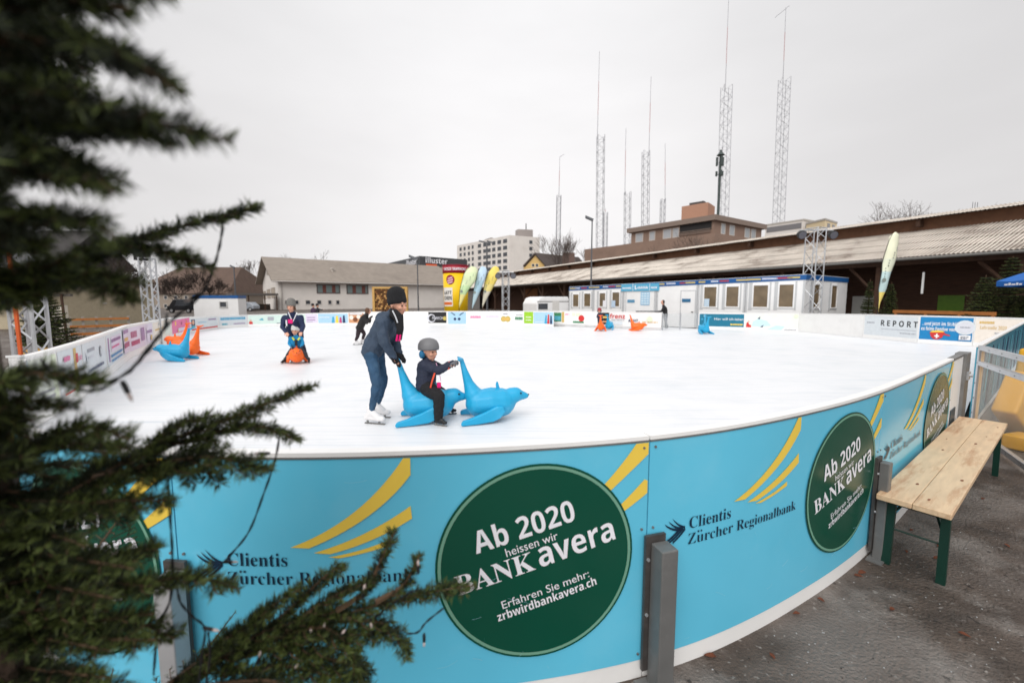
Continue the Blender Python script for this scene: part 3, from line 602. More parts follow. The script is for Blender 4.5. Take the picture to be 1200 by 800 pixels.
# ------------------------------------------------------------------ long goods shed with corrugated lean-to roof
M_wall_br = mat('shed_boards', c(70, 47, 35), .85, .3, 2, bump=.3, bscale=12, stretch=(1, 1, 9))
M_post_br = mat('shed_timber', c(72, 50, 37), .8, .25, 4)
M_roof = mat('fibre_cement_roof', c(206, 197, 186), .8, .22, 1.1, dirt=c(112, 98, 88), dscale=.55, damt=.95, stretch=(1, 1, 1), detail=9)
M_roofd = mat('roof_trough', c(112, 100, 90), .9, .22, 1.1, dirt=c(92, 80, 70), dscale=.55, damt=.85, detail=9)  # dirty troughs, darkened further so the colour carries the corrugation's shading
M_fascia = mat('shed_fascia', c(104, 72, 52), .8, .2, 3)
M_gutter = mat('zinc_gutter', c(120, 118, 114), .5, .1, metal=.3)
class Fr(Face):
    def __init__(s, o, u, n): s.o = V((o[0], o[1], 0)); s.u = V((u[0], u[1], 0)).normalized(); s.n = V((n[0], n[1], 0)).normalized(); s.len = 0
dv = V((-.436, .9)).normalized()
bf = Fr((20.6, 25.9), dv, (-dv.y, dv.x))
if bf.n.dot(-bf.o) < 0: bf.n = -bf.n
root = thing('goods_shed', bf.pt(20, 0, -4), 'long brown timber goods shed with corrugated lean-to roof behind the cabins', 'shed')
U0, U1 = -34, 122
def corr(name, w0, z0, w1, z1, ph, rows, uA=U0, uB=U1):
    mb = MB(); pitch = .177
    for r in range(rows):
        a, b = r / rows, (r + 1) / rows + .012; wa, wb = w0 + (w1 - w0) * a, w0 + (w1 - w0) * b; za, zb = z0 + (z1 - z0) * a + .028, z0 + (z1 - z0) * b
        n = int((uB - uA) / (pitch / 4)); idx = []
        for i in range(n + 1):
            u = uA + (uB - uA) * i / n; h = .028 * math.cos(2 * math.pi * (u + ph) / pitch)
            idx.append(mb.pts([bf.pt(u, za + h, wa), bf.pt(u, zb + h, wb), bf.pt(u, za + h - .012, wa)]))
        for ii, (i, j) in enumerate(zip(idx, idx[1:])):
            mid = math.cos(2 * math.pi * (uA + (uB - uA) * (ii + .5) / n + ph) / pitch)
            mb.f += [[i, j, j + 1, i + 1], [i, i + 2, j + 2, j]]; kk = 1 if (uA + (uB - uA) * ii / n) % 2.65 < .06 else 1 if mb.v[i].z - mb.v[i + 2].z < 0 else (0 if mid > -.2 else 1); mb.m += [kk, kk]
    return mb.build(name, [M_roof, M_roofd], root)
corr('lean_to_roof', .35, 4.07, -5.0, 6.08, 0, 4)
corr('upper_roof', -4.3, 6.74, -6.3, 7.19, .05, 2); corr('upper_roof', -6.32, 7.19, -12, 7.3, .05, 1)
mb = MB(); mb.fbox(bf, U0, U1, 5.95, 6.8, -5.15, -5.02); mb.build('clerestory_wall', M_fascia, root)
mb = MB(); mb.fbox(bf, U0, U1, 0, 5.45, -3.6, -3.4); mb.build('wall', M_wall_br, root)
mb = MB(); mb.fbox(bf, U0, U1, 0, 4.0, -11.0, -10.6); mb.fbox(bf, U0, U0 + .3, 0, 4.6, -10.5, -3.62); mb.build('rear_wall', M_wall_br, root)
mb = MB(); mb.ring([bf.pt(U0, 3.98, .42), bf.pt(U1, 3.98, .42)], .075, 8); mb.build('gutter', M_gutter, root)
mb = MB(); mb.fbox(bf, U0, U1, 3.72, 3.96, -.55, -.35); mb.build('eaves_beam', M_post_br, root)
u = -12.2
while u < U1 - 2:
    mb = MB(); mb.fbox(bf, u - .11, u + .11, 0, 3.7, -.56, -.34); mb.build('post', M_post_br, root)
    mb = MB(); mb.bar(bf.pt(u + .1, 2.1, -.46), bf.pt(u + 1.5, 3.7, -.46), .09, 4); mb.bar(bf.pt(u, 2.3, -.6), bf.pt(u, 4.4, -2.6), .09, 4); mb.build('brace', M_post_br, root)
    mb = MB(); mb.fbox(bf, u - .1, u + .1, 6.3, 6.72, -5.0, -4.5); mb.build('bracket', M_post_br, root)
    u += 5.6
def on_shed(name, m, x0, y0, x1, y1, w):
    f2 = Fr(bf.pt(0, 0, w), bf.u, bf.n); a, b, v0, v1 = f2.rect(x0, y0, x1, y1); mb = MB(); mb.fbox(f2, a, b, v0, v1, .003, .05); return mb.build(name, m, root)
on_shed('door', mat('lime_door', c(84, 120, 26), .5, .15), 1099, 346, 1130, 368, -3.4)
on_shed('hatch', flat(196, 196, 192), 999, 347, 1028, 368, -3.4)
on_shed('strip_light', flat(226, 226, 224), 1080.5, 319, 1083, 344, -.33)
on_shed('door', mat('ochre_door', c(132, 84, 44), .7, .2), 616, 338, 630, 366, -3.4)
mb = MB(); mb.fbox(bf, 62, U1, 0, 3.6, -.33, -.2); mb.build('grey_cladding', mat('grey_cladding', c(112, 108, 106), .7, .1, 3, stretch=(9, 9, 1)), root)
# ------------------------------------------------------------------ white site cabins
M_cab = mat('cabin_white', c(240, 240, 240), .45, .04, 2)
M_cabf = mat('cabin_frame', c(196, 198, 200), .45, .05, 4)
M_band = mat('cabin_blue', c(28, 88, 150), .4, .06, 4)
M_pane = mat('cabin_glass', c(120, 104, 82), .08, .35, 1.6, spec=.6)
cA, cB, cD = D(667, 336, 34), D(945, 321, 22.6), D(994, 326.5, 26.3)
cf = Face(cA, cB); LC = cf.len; zA, zB = cA.z, cB.z
cuts = [667, 695.5, 730.5, 769.5, 817.5, 873.5, 945]
us = [cf.uv(x, 350)[0] for x in cuts]; us[0] = 0; us[-1] = LC
nb = V((cD.x - cB.x, cD.y - cB.y, 0)); dep = nb.length; nb.normalize()
labs = ['white site cabin with two narrow windows, furthest from the lattice tower', 'white site cabin with two windows holding white notices', 'white site cabin with pale blue signs over its door', 'blank white site cabin with a small blue door sign behind the man', 'white site cabin with two square windows and a paper notice', 'white site cabin at the end of the row beside the lattice tower']
wins = [[(671, 344, 679, 360), (684, 343, 693, 360)], [(702, 342.5, 710.5, 360), (717, 341.5, 727, 360)], [], [], [(824, 335, 841, 360.5), (850, 334.5, 867, 360.5)], [(881.5, 333, 901.5, 361), (911.5, 332, 931.5, 361)]]
for i in range(6):
    a, b = us[i], us[i + 1]; z0, z1 = zA + (zB - zA) * a / LC, zA + (zB - zA) * b / LC; e = .015
    pc = cf.pt((a + b) / 2, 0, -dep / 2); root = thing('site_cabin', pc, labs[i], 'cabin', 'white site cabins in front of the goods shed')
    q = [cf.pt(a + e, 0, 0), cf.pt(b - e, 0, 0)]; q += [q[1] + nb * dep, q[0] + nb * dep]
    mb = MB(); hz = [z0, z1, z1, z0]
    mb.hexa([p + V((0, 0, .05)) for p in q], [p + V((0, 0, h - .3)) for p, h in zip(q, hz)]); mb.build('wall', M_cab, root)
    q2 = [cf.pt(a + e, 0, .03), cf.pt(b - e, 0, .03)]; q2 += [q2[1] + nb * (dep + .06), q2[0] + nb * (dep + .06)]
    if i == 5: q2[1] -= nb.cross(V((0, 0, 1))) * 0; q2[1] += cf.u * .03; q2[2] += cf.u * .03
    mb = MB(); mb.hexa([p + V((0, 0, h - .298)) for p, h in zip(q2, hz)], [p + V((0, 0, h - .03)) for p, h in zip(q2, hz)]); rb = mb.build('roof_band', M_band, root)
    mb = MB(); mb.hexa([p + V((0, 0, h - .028)) for p, h in zip(q2, hz)], [p + V((0, 0, h)) for p, h in zip(q2, hz)]); mb.build('roof', M_cabf, root)
    mb = MB(); rr = random.Random(i)
    for k in range(4):
        uu = a + (b - a) * (k + .5) / 4 + rr.uniform(-.2, .2); w2 = rr.uniform(.18, .4); zz = (z0 + z1) / 2 - .235 + (uu - (a + b) / 2) * (zB - zA) / LC; mb.fbox(cf, uu - w2, uu + w2, zz + .04, zz + .13, .032, .036, k % 3)
    mb.build('sticker', [flat(200, 180, 110), flat(200, 205, 220), flat(170, 60, 70)], root)
    for s in (a + e, b - e - .09):
        mb = MB(); zz = z0 + (z1 - z0) * ((s - a) / (b - a)); mb.fbox(cf, s, s + .09, .06, zz - .31, .002, .02); mb.build('corner_post', M_cabf, root)
    def window(f, x0, y0, x1, y1, side=False):
        u0, u1, v0, v1 = f.rect(x0, y0, x1, y1); t = .07; s_ = .17
        for r_ in ((u0 - s_, u0, v0 - .1, v1 + .1), (u1, u1 + .08, v0 - .1, v1 + .1)):
            mb = MB(); mb.fbox(f, r_[0], r_[1], r_[2], r_[3], .002, .03); mb.build('shutter_rail', M_cabf, root)
        mb = MB()
        for r_ in ((u0, u1, v1 - t, v1), (u0, u1, v0, v0 + t), (u0, u0 + t, v0 + t, v1 - t), (u1 - t, u1, v0 + t, v1 - t)): mb.fbox(f, *r_, .004, .05)
        fr = mb.build('window_frame', M_cab, root)
        mb = MB(); mb.fbox(f, u0 + t, u1 - t, v0 + t, v1 - t, .004, .012); pa = mb.build('pane', M_pane, fr)
        return u0, u1, v0, v1
    for w_ in wins[i]: window(cf, *w_)
    def plate(f, x0, y0, x1, y1, m, name, w0=.004, w1=.02):
        u0, u1, v0, v1 = f.rect(x0, y0, x1, y1); mb = MB(); mb.fbox(f, u0, u1, v0, v1, w0, w1); return mb.build(name, m, root)
    if i == 1:
        plate(cf, 707, 352, 711, 360, M_pwhite, 'notice', .053, .058); plate(cf, 717, 352, 721.5, 360, flat(190, 210, 230), 'notice', .053, .058)
    if i == 4: plate(cf, 825.5, 350, 831.5, 359, flat(196, 216, 232), 'notice', .053, .058)
    if i in (2, 3):
        x0, x1 = ((733, 767) if i == 2 else (797, 815))
        u0, u1, v0, v1 = cf.rect(x0, 340, x1, 383); mb = MB()
        for r_ in ((u0, u0 + .04, .15, v1), (u1 - .04, u1, .15, v1), (u0 + .04, u1 - .04, v1 - .04, v1)): mb.fbox(cf, *r_, .002, .022)
        mb.build('door_frame', M_cabf, root)
        mb = MB(); mb.fbox(cf, u0 + .05, u1 - .05, .16, v1 - .05, .001, .012); d_ = mb.build('door', M_cab, root)
        mb = MB(); mb.fbox(cf, u1 - .25, u1 - .12, 1.0, 1.05, .02, .05); mb.build('handle', M_black, d_)
    if i == 2:
        s_ = plate(cf, 728.5, 332.5, 773, 341, flat(92, 172, 208), 'sign', .04, .07)
        u0, u1, v0, v1 = cf.rect(728.5, 332.5, 773, 341); mb = MB(); w_ = u1 - u0; h_ = v1 - v0
        for a0, a1 in ((.04, .28), (.45, .72), (.80, .95)):
            x = u0 + a0 * w_
            while x < u0 + a1 * w_ - .05: mb.fbox(cf, x, x + .06, v0 + h_ * .32, v0 + h_ * (.55 if int(x * 50) % 3 else .66), .071, .075); x += .09
        mb.fbox(cf, u0 + .375 * w_, u0 + .4 * w_, v0 + h_ * .25, v0 + h_ * .8, .071, .075); mb.fbox(cf, u0 + .375 * w_, u0 + .43 * w_, v0 + h_ * .25, v0 + h_ * .42, .0715, .0755)
        for a0 in (.32, .76): mb.fbox(cf, u0 + a0 * w_, u0 + a0 * w_ + .03, v0, v1, .071, .075)
        mb.build('sign_lettering', M_pwhite, s_)
        plate(cf, 735.5, 351, 744, 354.5, flat(96, 150, 184), 'door_sign', .025, .035)
        plate(cf, 751, 342, 761.5, 357.5, flat(150, 196, 226), 'timetable', .025, .035)
        u0, u1, v0, v1 = cf.rect(751, 342, 761.5, 357.5); mb = MB()
        for r_ in range(5):
            for k in range(3): mb.fbox(cf, u0 + (u1 - u0) * (.08 + .3 * k), u0 + (u1 - u0) * (.33 + .3 * k), v0 + (v1 - v0) * (.08 + .18 * r_), v0 + (v1 - v0) * (.2 + .18 * r_), .036, .039)
        mb.build('timetable_print', flat(214, 232, 244), root)
    if i == 3: plate(cf, 799.5, 350, 809.5, 354, flat(50, 110, 150), 'door_sign', .025, .035)
    if i == 5:
        sf = Face(cB + cf.u * .002, cD + cf.u * .002)
        for w_ in ((951.5, 332, 960, 361.5), (973, 333.5, 980.5, 361.5)): window(sf, *w_)
# ------------------------------------------------------------------ lattice towers with spotlights
def truss(x, y, z0, z1, w_, label, lights=(), name='lattice_tower', cr=.028, step=None, m=None, rz=.2, group='aluminium lattice towers round the rink', cat='lattice tower'):
    m = m or M_alu; root = thing(name, (x, y, z0), label, cat, group); o = V((x, y, 0)); h = w_ / 2
    ca, sa = math.cos(rz), math.sin(rz); cs = [V((x + ca * a * h - sa * b * h, y + sa * a * h + ca * b * h, 0)) for a, b in ((-1, -1), (1, -1), (1, 1), (-1, 1))]
    for cc in cs:
        mb = MB(); mb.bar(cc + V((0, 0, z0)), cc + V((0, 0, z1)), cr, 6); mb.build('chord', m, root)
    mb = MB(); step = step or w_; z = z0; k = 0
    while z < z1 - step * .5:
        z2 = min(z + step, z1)
        for i in range(4):
            a, b = cs[i], cs[(i + 1) % 4]
            if k % 2: a, b = b, a
            mb.bar(a + V((0, 0, z)), b + V((0, 0, z2)), cr * .6, 4)
        z = z2; k += 1
    for i in range(4):
        for zz in (z0 + .02, z1 - .02): mb.bar(cs[i] + V((0, 0, zz)), cs[(i + 1) % 4] + V((0, 0, zz)), cr * .8, 4)
    mb.build('lattice', m, root)
    if lights:
        mb = MB(); mb.bar((x - lights[0], y, z1 - .12), (x + lights[0], y, z1 - .12), .035, 6); mb.build('cross_arm', m, root)
        for s in (-1, 1):
            p = V((x + s * lights[0] * .92, y - .05, z1 - .12 - lights[1])); mb = MB(); mb.ring([p + V((0, .18, .06)), p + V((0, .05, .02)), p + V((0, -.14, -.06))], [.12, lights[1] * .85, lights[1]], 14)
            mb.bar(p + V((0, .05, .1)), V((p.x, y, z1 - .1)), .02, 4); sp = mb.build('spotlight', M_black, root)
            mb = MB(); mb.ring([p + V((0, -.142, -.061)), p + V((0, -.15, -.064))], [lights[1] * .9, lights[1] * .86], 14); mb.build('lens', flat(104, 104, 112, .2), sp)
    return root
p = D(946.5, 270, 23.4); truss(p.x - .1, p.y - .8, 0, p.z, .62, 'tall lattice tower with two round spotlights before the end cabin', (.88, .22), rz=.35)
p = D(592.5, 317, 29); truss(p.x, p.y, 0, p.z, .42, 'lattice tower with two black spotlights behind the yellow flag', (.55, .2))
p = D(172, 302, 15.4); t_ = truss(p.x, p.y, 0, p.z, .34, 'lattice tower left of the black van, above the left boards', (.0, .0) and ())
mb = MB(); mb.box(p.x - .3, p.x + .05, p.y - .2, p.y + .1, p.z - .1, p.z + .3); mb.build('spotlight', M_black, t_)
p = D(20, 246, 8.2); t_ = truss(p.x, p.y, 0, p.z, .34, 'nearest lattice tower with an orange strap, beside the near left boards', cr=.035)
mb = MB(); mb.box(p.x - .03, p.x + .03, p.y - .22, p.y - .19, .3, p.z - .8); mb.build('strap', mat('orange_strap', c(206, 92, 40), .6), t_)
# ------------------------------------------------------------------ lamp posts
M_lamp = mat('lamp_grey', c(92, 94, 98), .5, .08, metal=.3)
def lamp(x, ytop, Y, label, zb=0, heads=((-.35, 0),), r=.06):
    p = D(x, ytop, Y); root = thing('street_lamp', (p.x, p.y, zb), label, 'street lamp', 'lamp posts around the rink')
    mb = MB(); mb.ring([(p.x, p.y, zb), (p.x, p.y, p.z - .1)], [r * 1.3, r * .8], 8); mb.build('pole', M_lamp, root)
    for dx, dy in heads:
        mb = MB(); mb.hexa([(p.x + min(dx, 0) * 1.6 - .02 * (dx > 0), p.y - .14, p.z - .02 + .12), (p.x + max(dx, 0) * 1.6 + .05, p.y - .14, p.z - .16), (p.x + max(dx, 0) * 1.6 + .05, p.y + .14, p.z - .16), (p.x + min(dx, 0) * 1.6, p.y + .14, p.z + .10)],
                           [(p.x + min(dx, 0) * 1.6, p.y - .12, p.z + .3), (p.x + max(dx, 0) * 1.6 + .1, p.y - .12, p.z + .02), (p.x + max(dx, 0) * 1.6 + .1, p.y + .12, p.z + .02), (p.x + min(dx, 0) * 1.6, p.y + .12, p.z + .3)]); mb.build('lamp_head', M_lamp, root)
lamp(694, 257, 36, 'tall lamp post with a tilted head rising before the goods shed roof')
lamp(489, 303, 34, 'slim dark lamp post left of the yellow kiosk', heads=((-.4, 0),), r=.05)
lamp(570.5, 284, 62, 'twin headed lamp post in front of the white tower block', heads=((-.7, 0), (.5, 0)), r=.12)
lamp(274, 313, 60, 'thin lamp post beside the white container on the left', heads=((-.3, 0),), r=.09)
# ------------------------------------------------------------------ radio masts
M_mast = mat('mast_steel', c(146, 146, 152), .6, .05)
M_mast2 = mat('mast_red', c(176, 130, 130), .6, .05)
def mast(xb, yb, xt, yt, w_, xp, yp, Y, label, arm=None, side=-1):
    a = D(xb, yb, Y); b = D(xt, yt, Y); m = w_ / 500 * Y; dirv = (b - a); k0 = (0 - a.z) / dirv.z; a = a + dirv * k0
    root = thing('radio_mast', a, label, 'radio mast', 'radio masts on the skyline'); h = m / 2; cr = .05 * Y / 100
    o = [V((i * h, j * h, 0)) for i, j in ((-1, -1), (1, -1), (1, 1), (-1, 1))]
    for q in o:
        mb = MB(); mb.bar(a + q, b + q, cr, 4); mb.build('chord', M_mast, root)
    n = max(8, int((b - a).length / (m * .75))); mb = MB()
    for i in range(n):
        A, B_ = a.lerp(b, i / n), a.lerp(b, (i + 1) / n)
        for q in range(4):
            q2 = (q + 1) % 4; u, v = (q, q2) if i % 2 else (q2, q); mb.bar(A + o[u], B_ + o[v], cr * .6, 3)
        if i % 2 == 0:
            for q in range(4): mb.bar(A + o[q], A + o[(q + 1) % 4], cr * .5, 3)
    mb.build('lattice', M_mast, root)
    t = D(xp, yp, Y); s = b + V((side * h, 0, 0)); mid = s.lerp(t, .25); mid2 = s.lerp(t, .65)
    mb = MB(); mb.ring([s - (t - s) * .05, s, mid, t], [cr * 1.3, cr * 1.3, cr, cr * .8], 5); mb.build('antenna_pole', M_mast, root)
    mb = MB(); mb.bar(mid, mid2, cr * 1.25, 5); mb.build('painted_section', M_mast2, root)
    if arm:
        mb = MB(); mb.bar(D(*arm[0], Y), D(*arm[1], Y), cr * .8, 4); mb.build('top_arm', M_mast, root)
mast(654, 285, 655, 229, 4.5, 656, 184, 330, 'faintest short radio mast, left of all the others', ((656, 184), (661, 181)), side=0)
mast(703, 290, 704, 159, 7.5, 702.5, 60, 240, 'tall radio mast rising straight above the lamp post')
mast(735, 285, 735.5, 225, 6.2, 733.5, 150, 300, 'short radio mast between the two taller middle masts')
mast(756, 275, 757, 177, 6.8, 763, 90, 260, 'radio mast standing just left of the brown rooftop block', side=1)
mast(776, 270, 777, 233, 4.6, 779.5, 168, 330, 'small faint radio mast close behind the brown rooftop block', side=1)
mast(847, 255, 851.5, 101, 8.8, 854, -6, 200, 'tallest radio mast behind the mobile phone antenna', side=-.3)
mast(912, 265, 919.5, 92, 8.6, 921, 9, 200, 'rightmost radio mast with a slanting bar on its tip', ((908, 21), (925, 7)), side=-.4)
mast(709, 290, 709.5, 249, 4.5, 709.5, 244, 330, 'low faint lattice mast half hidden beside the tall one', side=0)
# ------------------------------------------------------------------ buildings beyond
M_plaster = mat('white_plaster', c(222, 216, 210), .8, .06, .6, dirt=c(188, 180, 172), dscale=.3, damt=.4)
M_glass = mat('window_glass', c(62, 66, 72), .12, .3, .9, spec=.6)
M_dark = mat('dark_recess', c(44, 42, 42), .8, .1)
M_tile = mat('grey_tile_roof', c(140, 130, 120), .8, .1, 1.2, bump=.3, bscale=3, dirt=c(116, 106, 98), dscale=.25, damt=.5)
M_btile = mat('brown_tile_roof', c(92, 74, 64), .85, .15, 1, bump=.3, bscale=3)
M_brown = mat('brown_panel', c(140, 116, 102), .75, .08, .5, dirt=c(110, 92, 80), dscale=.3, damt=.4)
def wall_box(root, name, m, q, z0, z1):
    mb = MB(); mb.hexa([V((p[0], p[1], z0)) for p in q], [V((p[0], p[1], z1)) for p in q]); return mb.build(name, m, root)
def win(root, f, u0, u1, v0, v1, fm=None, pm=None, t=.12, w=.0):
    mb = MB()
    for r_ in ((u0, u1, v1 - t, v1), (u0, u1, v0, v0 + t), (u0, u0 + t, v0 + t, v1 - t), (u1 - t, u1, v0 + t, v1 - t)): mb.fbox(f, *r_, w + .003, w + .07)
    fr = mb.build('window', fm or M_plaster, root)
    mb = MB(); mb.fbox(f, u0 + t, u1 - t, v0 + t, v1 - t, w + .004, w + .02); mb.build('pane', pm or M_glass, fr)
def quad4(a, b, cc): return [a.to_2d(), b.to_2d(), (b + cc - a).to_2d(), cc.to_2d()]
# gabled white building on the left
cC = D(326, 328, 75); cR = cC + V((.79, .61, 0)) * 33; fl = Face(cC, cR); Lb = fl.len + 3
back = -fl.n; Wd = 18
root = thing('gabled_building', (cC.x, cC.y, 0), 'long white two storey building with a grey tiled gable roof', 'building')
ze = 5.25; zr = 9.6
q = [fl.pt(0, 0), fl.pt(Lb, 0), fl.pt(Lb, 0) + back * Wd, fl.pt(0, 0) + back * Wd]
wall_box(root, 'wall', M_plaster, q, 0, ze)
gf = Face(fl.pt(0, 0), fl.pt(0, 0) + back * Wd)
if gf.n.dot(fl.u) > 0: gf.n = -gf.n
mb = MB(); mb.prism(gf, [(0, ze + .003), (Wd, ze + .003), (Wd / 2, zr - .25)], -.3, 0); mb.build('gable', M_plaster, root)
mb = MB(); rf = lambda u, w_, z: fl.pt(u, z, -w_)
for s in (0, 1):
    w0, w1 = (-.9, Wd / 2) if s == 0 else (Wd + .9, Wd / 2)
    mb.hexa([rf(-1.2, w0, ze - .35), rf(Lb, w0, ze - .35), rf(Lb, w1, zr), rf(-1.2, w1, zr)], [rf(-1.2, w0, ze - .1), rf(Lb, w0, ze - .1), rf(Lb, w1, zr + .25), rf(-1.2, w1, zr + .25)])
mb.build('roof', M_tile, root)
mb = MB(); mb.ring([rf(-1.2, -1.0, ze - .3), rf(Lb, -1.0, ze - .3)], .12, 6); mb.build('gutter', flat(196, 190, 184), root)
mb = MB(); mb.ring([fl.pt(.4, 0, .15), fl.pt(.4, ze - .3, .15)], .09, 6); mb.build('downpipe', flat(176, 170, 164), root)
for x in (362, 389.5):
    p = D(x, 316.5, 84); mb = MB(); mb.ring([p - V((0, 0, .9)), p + V((0, 0, .2))], .22, 8); mb.ring([p + V((0, 0, .2)), p + V((0, 0, .4))], .42, 8); mb.build('roof_vent', flat(188, 180, 172), root)
M_shut = mat('brown_shutter', c(112, 66, 58), .6, .1)
for x0, y0, x1, y1, br in ((371, 333, 398.5, 344, (378, 389)), (406, 333.6, 431.5, 344.5, (413, 424))):
    u0, u1, v0, v1 = fl.rect(x0, y0, x1, y1); win(root, fl, u0, u1, v0, v1, flat(96, 88, 86), flat(120, 134, 134, .15), .2)
    for bx in br:
        a, b, _, _ = fl.rect(bx, y0 + 1, bx + 4, y1 - 1); mb = MB(); mb.fbox(fl, a, b, v0 + .21, v1 - .21, .03, .06); mb.build('shutter', M_shut, root)
for x0, x1 in ((333.5, 339), (344.5, 350.5), (357.5, 364.2), (371, 377), (384, 389), (393.3, 398.4)): win(root, fl, *fl.rect(x0, 351.3, x1, 357), flat(206, 200, 194), None, .12)
for x0, x1, y0, y1 in ((309, 312, 341, 350.5), (313.4, 317, 339, 349.5), (318.2, 322.6, 337, 349), (313, 315.4, 312.5, 322)): win(root, gf, *gf.rect(x0, y0, x1, y1), flat(150, 140, 130), flat(176, 164, 150), .12)
cp0, cp1 = D(289, 349, 70), D(326, 349, 73); f = Face(cp0, cp1)
root = thing('carport', (cp0.x, cp0.y, 0), 'open carport with flat dark roof at the gable end of the white building', 'carport')
mb = MB(); mb.fbox(f, -2, f.len, 2.5, 2.85, -7, .3); mb.build('roof', flat(92, 86, 82), root)
for u in (.2, f.len * .55, f.len - .3):
    mb = MB(); mb.fbox(f, u, u + .16, 0, 2.497, -.2, -.04); mb.build('post', M_post_br, root)
mb = MB(); mb.fbox(f, -1, f.len, 0, 1.0, -6.6, -6.4); mb.build('rear_wall', flat(94, 84, 74), root)
# log wall
lf = Face(D(436.5, 336, 56), D(477.5, 336, 56)); u0, u1, v0, v1 = lf.rect(436.5, 336, 477.5, 366)
root = thing('log_wall', lf.pt(0, 0, 0), 'stack of sawn logs in a pale timber frame behind the woman in the beanie', 'log wall')
mb = MB()
for r_ in ((u0, u0 + .3, 0, v1), (u1 - .3, u1, 0, v1), (u0 + .3, u1 - .3, v1 - .25, v1)): mb.fbox(lf, *r_, -.5, .1)
mb.build('timber_frame', mat('pale_timber', c(206, 164, 96), .7, .12, 2), root)
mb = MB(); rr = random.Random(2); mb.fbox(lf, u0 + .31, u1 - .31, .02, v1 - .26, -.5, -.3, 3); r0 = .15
for j in range(int((v1 - .3) / (r0 * 1.75))):
    for i in range(int((u1 - u0 - .6) / (r0 * 2))):
        r1 = r0 * rr.uniform(.7, 1.05); uu = u0 + .45 + (i + .5 * (j % 2)) * r0 * 2; vv = .15 + j * r0 * 1.75
        if uu < u1 - .4: mb.ring([lf.pt(uu, vv, -.28), lf.pt(uu, vv, .02 + rr.uniform(0, .06))], r1, 8, rr.choice((0, 1, 2, 2)))
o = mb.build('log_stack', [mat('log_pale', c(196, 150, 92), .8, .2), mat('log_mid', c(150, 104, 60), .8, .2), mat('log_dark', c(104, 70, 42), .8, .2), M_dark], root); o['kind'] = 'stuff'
# dark shop block with lettering
iC = D(492, 300, 110); iL = D(452, 309.5, 134); iR = D(546.5, 304.6, 120)
root = thing('shop_building', (iC.x, iC.y, 0), 'grey block with dark fascia lettered illuster behind the gabled building', 'building')
zt = iC.z; q = quad4(iC, iR, iL); wall_box(root, 'wall', flat(180, 172, 164), q, 0, zt - 2.35)
fr_, fle = Face(iC, iR), Face(iC, iL); cen = sum((V((a[0], a[1])) for a in q), V((0, 0))) / 4
q2 = [cen + (V((a[0], a[1])) - cen) * 1.02 for a in q]; wall_box(root, 'fascia', mat('dark_fascia', c(70, 72, 76), .5, .05), q2, zt - 2.3, zt)
for f, x0, x1, yb, y1 in ((fr_, 497, 523, 308.8, 302.6), (fle, 478, 490.4, 310.5, 304)):
    a, b, v0, v1 = f.rect(x0, y1, x1, yb); mb = MB(); wv = .5
    vs, fs = text2d(BOLD('illuster'), 1); w0 = max(x for x, y in vs); h0 = .76
    if f is fle: a, b = b, a
    i = mb.pts([f.pt(a + x / w0 * (b - a), v0 + y / h0 * (v1 - v0), wv) for x, y in vs]); mb.f = [[i + n for n in k] for k in fs]; mb.m = [0] * len(fs); mb.build('sign_lettering', M_pwhite, root)
a, b, v0, v1 = fr_.rect(498, 309.6, 510.5, 311.8); mb = MB(); mb.fbox(fr_, a, b, v0, v1, .5, .6); mb.build('orange_sign', flat(236, 96, 44), root)
# tower block
tC = D(597, 275.5, 220); tL = D(535.5, 287.6, 262); tR = D(632.5, 277.5, 228)
root = thing('tower_block', (tC.x, tC.y, 0), 'tall off white apartment tower with rows of small dark windows', 'apartment tower')
q = quad4(tC, tR, tL); wall_box(root, 'wall', M_plaster, q, 0, tC.z); fA, fB = Face(tC, tL), Face(tC, tR); H = tC.z
cols = [(539.8, .55), (544.5, .5), (549.5, .5), (554, .45), (562, .75), (568, .65), (573.3, .65), (578.7, .7), (585.2, .75), (592, .8)]
for j in range(7):
    v1 = H - 1.6 - j * 3.36
    for x, hw in cols:
        u = fA.uv(x, 290)[0]; hw *= 2.1
        mb = MB(); mb.fbox(fA, u - hw, u + hw, v1 - 1.9, v1, .02, .12); mb.build('window', M_glass, root)
    u = fB.uv(622, 290)[0]; mb = MB(); mb.fbox(fB, u - .9, u + .9, v1 - 2.0, v1 - .3, .02, .12); mb.build('window', M_glass, root)
m0 = D(607, 268.5, 238); m1 = D(624.5, 269, 240); f = Face(m0, m1); mb = MB(); mb.fbox(f, 0, f.len, H - 1, m0.z, -6, 0); mb.build('lift_housing', flat(150, 142, 138), root)
p = D(616.5, 262, 240); mb = MB(); mb.bar((p.x, p.y, m0.z - .5), p, .3, 6); mb.build('flue', flat(90, 88, 88), root)
m0 = D(563, 276.6, 246); m1 = D(584, 276.6, 240); f = Face(m0, m1); mb = MB(); mb.prism(f, [(0, H - 1), (f.len, H - 1), (f.len, H + .6), (f.len * .6, H + 2), (f.len * .3, H + 1.4), (0, H)], -5, 0); mb.build('roof_hump', flat(140, 132, 128), root)
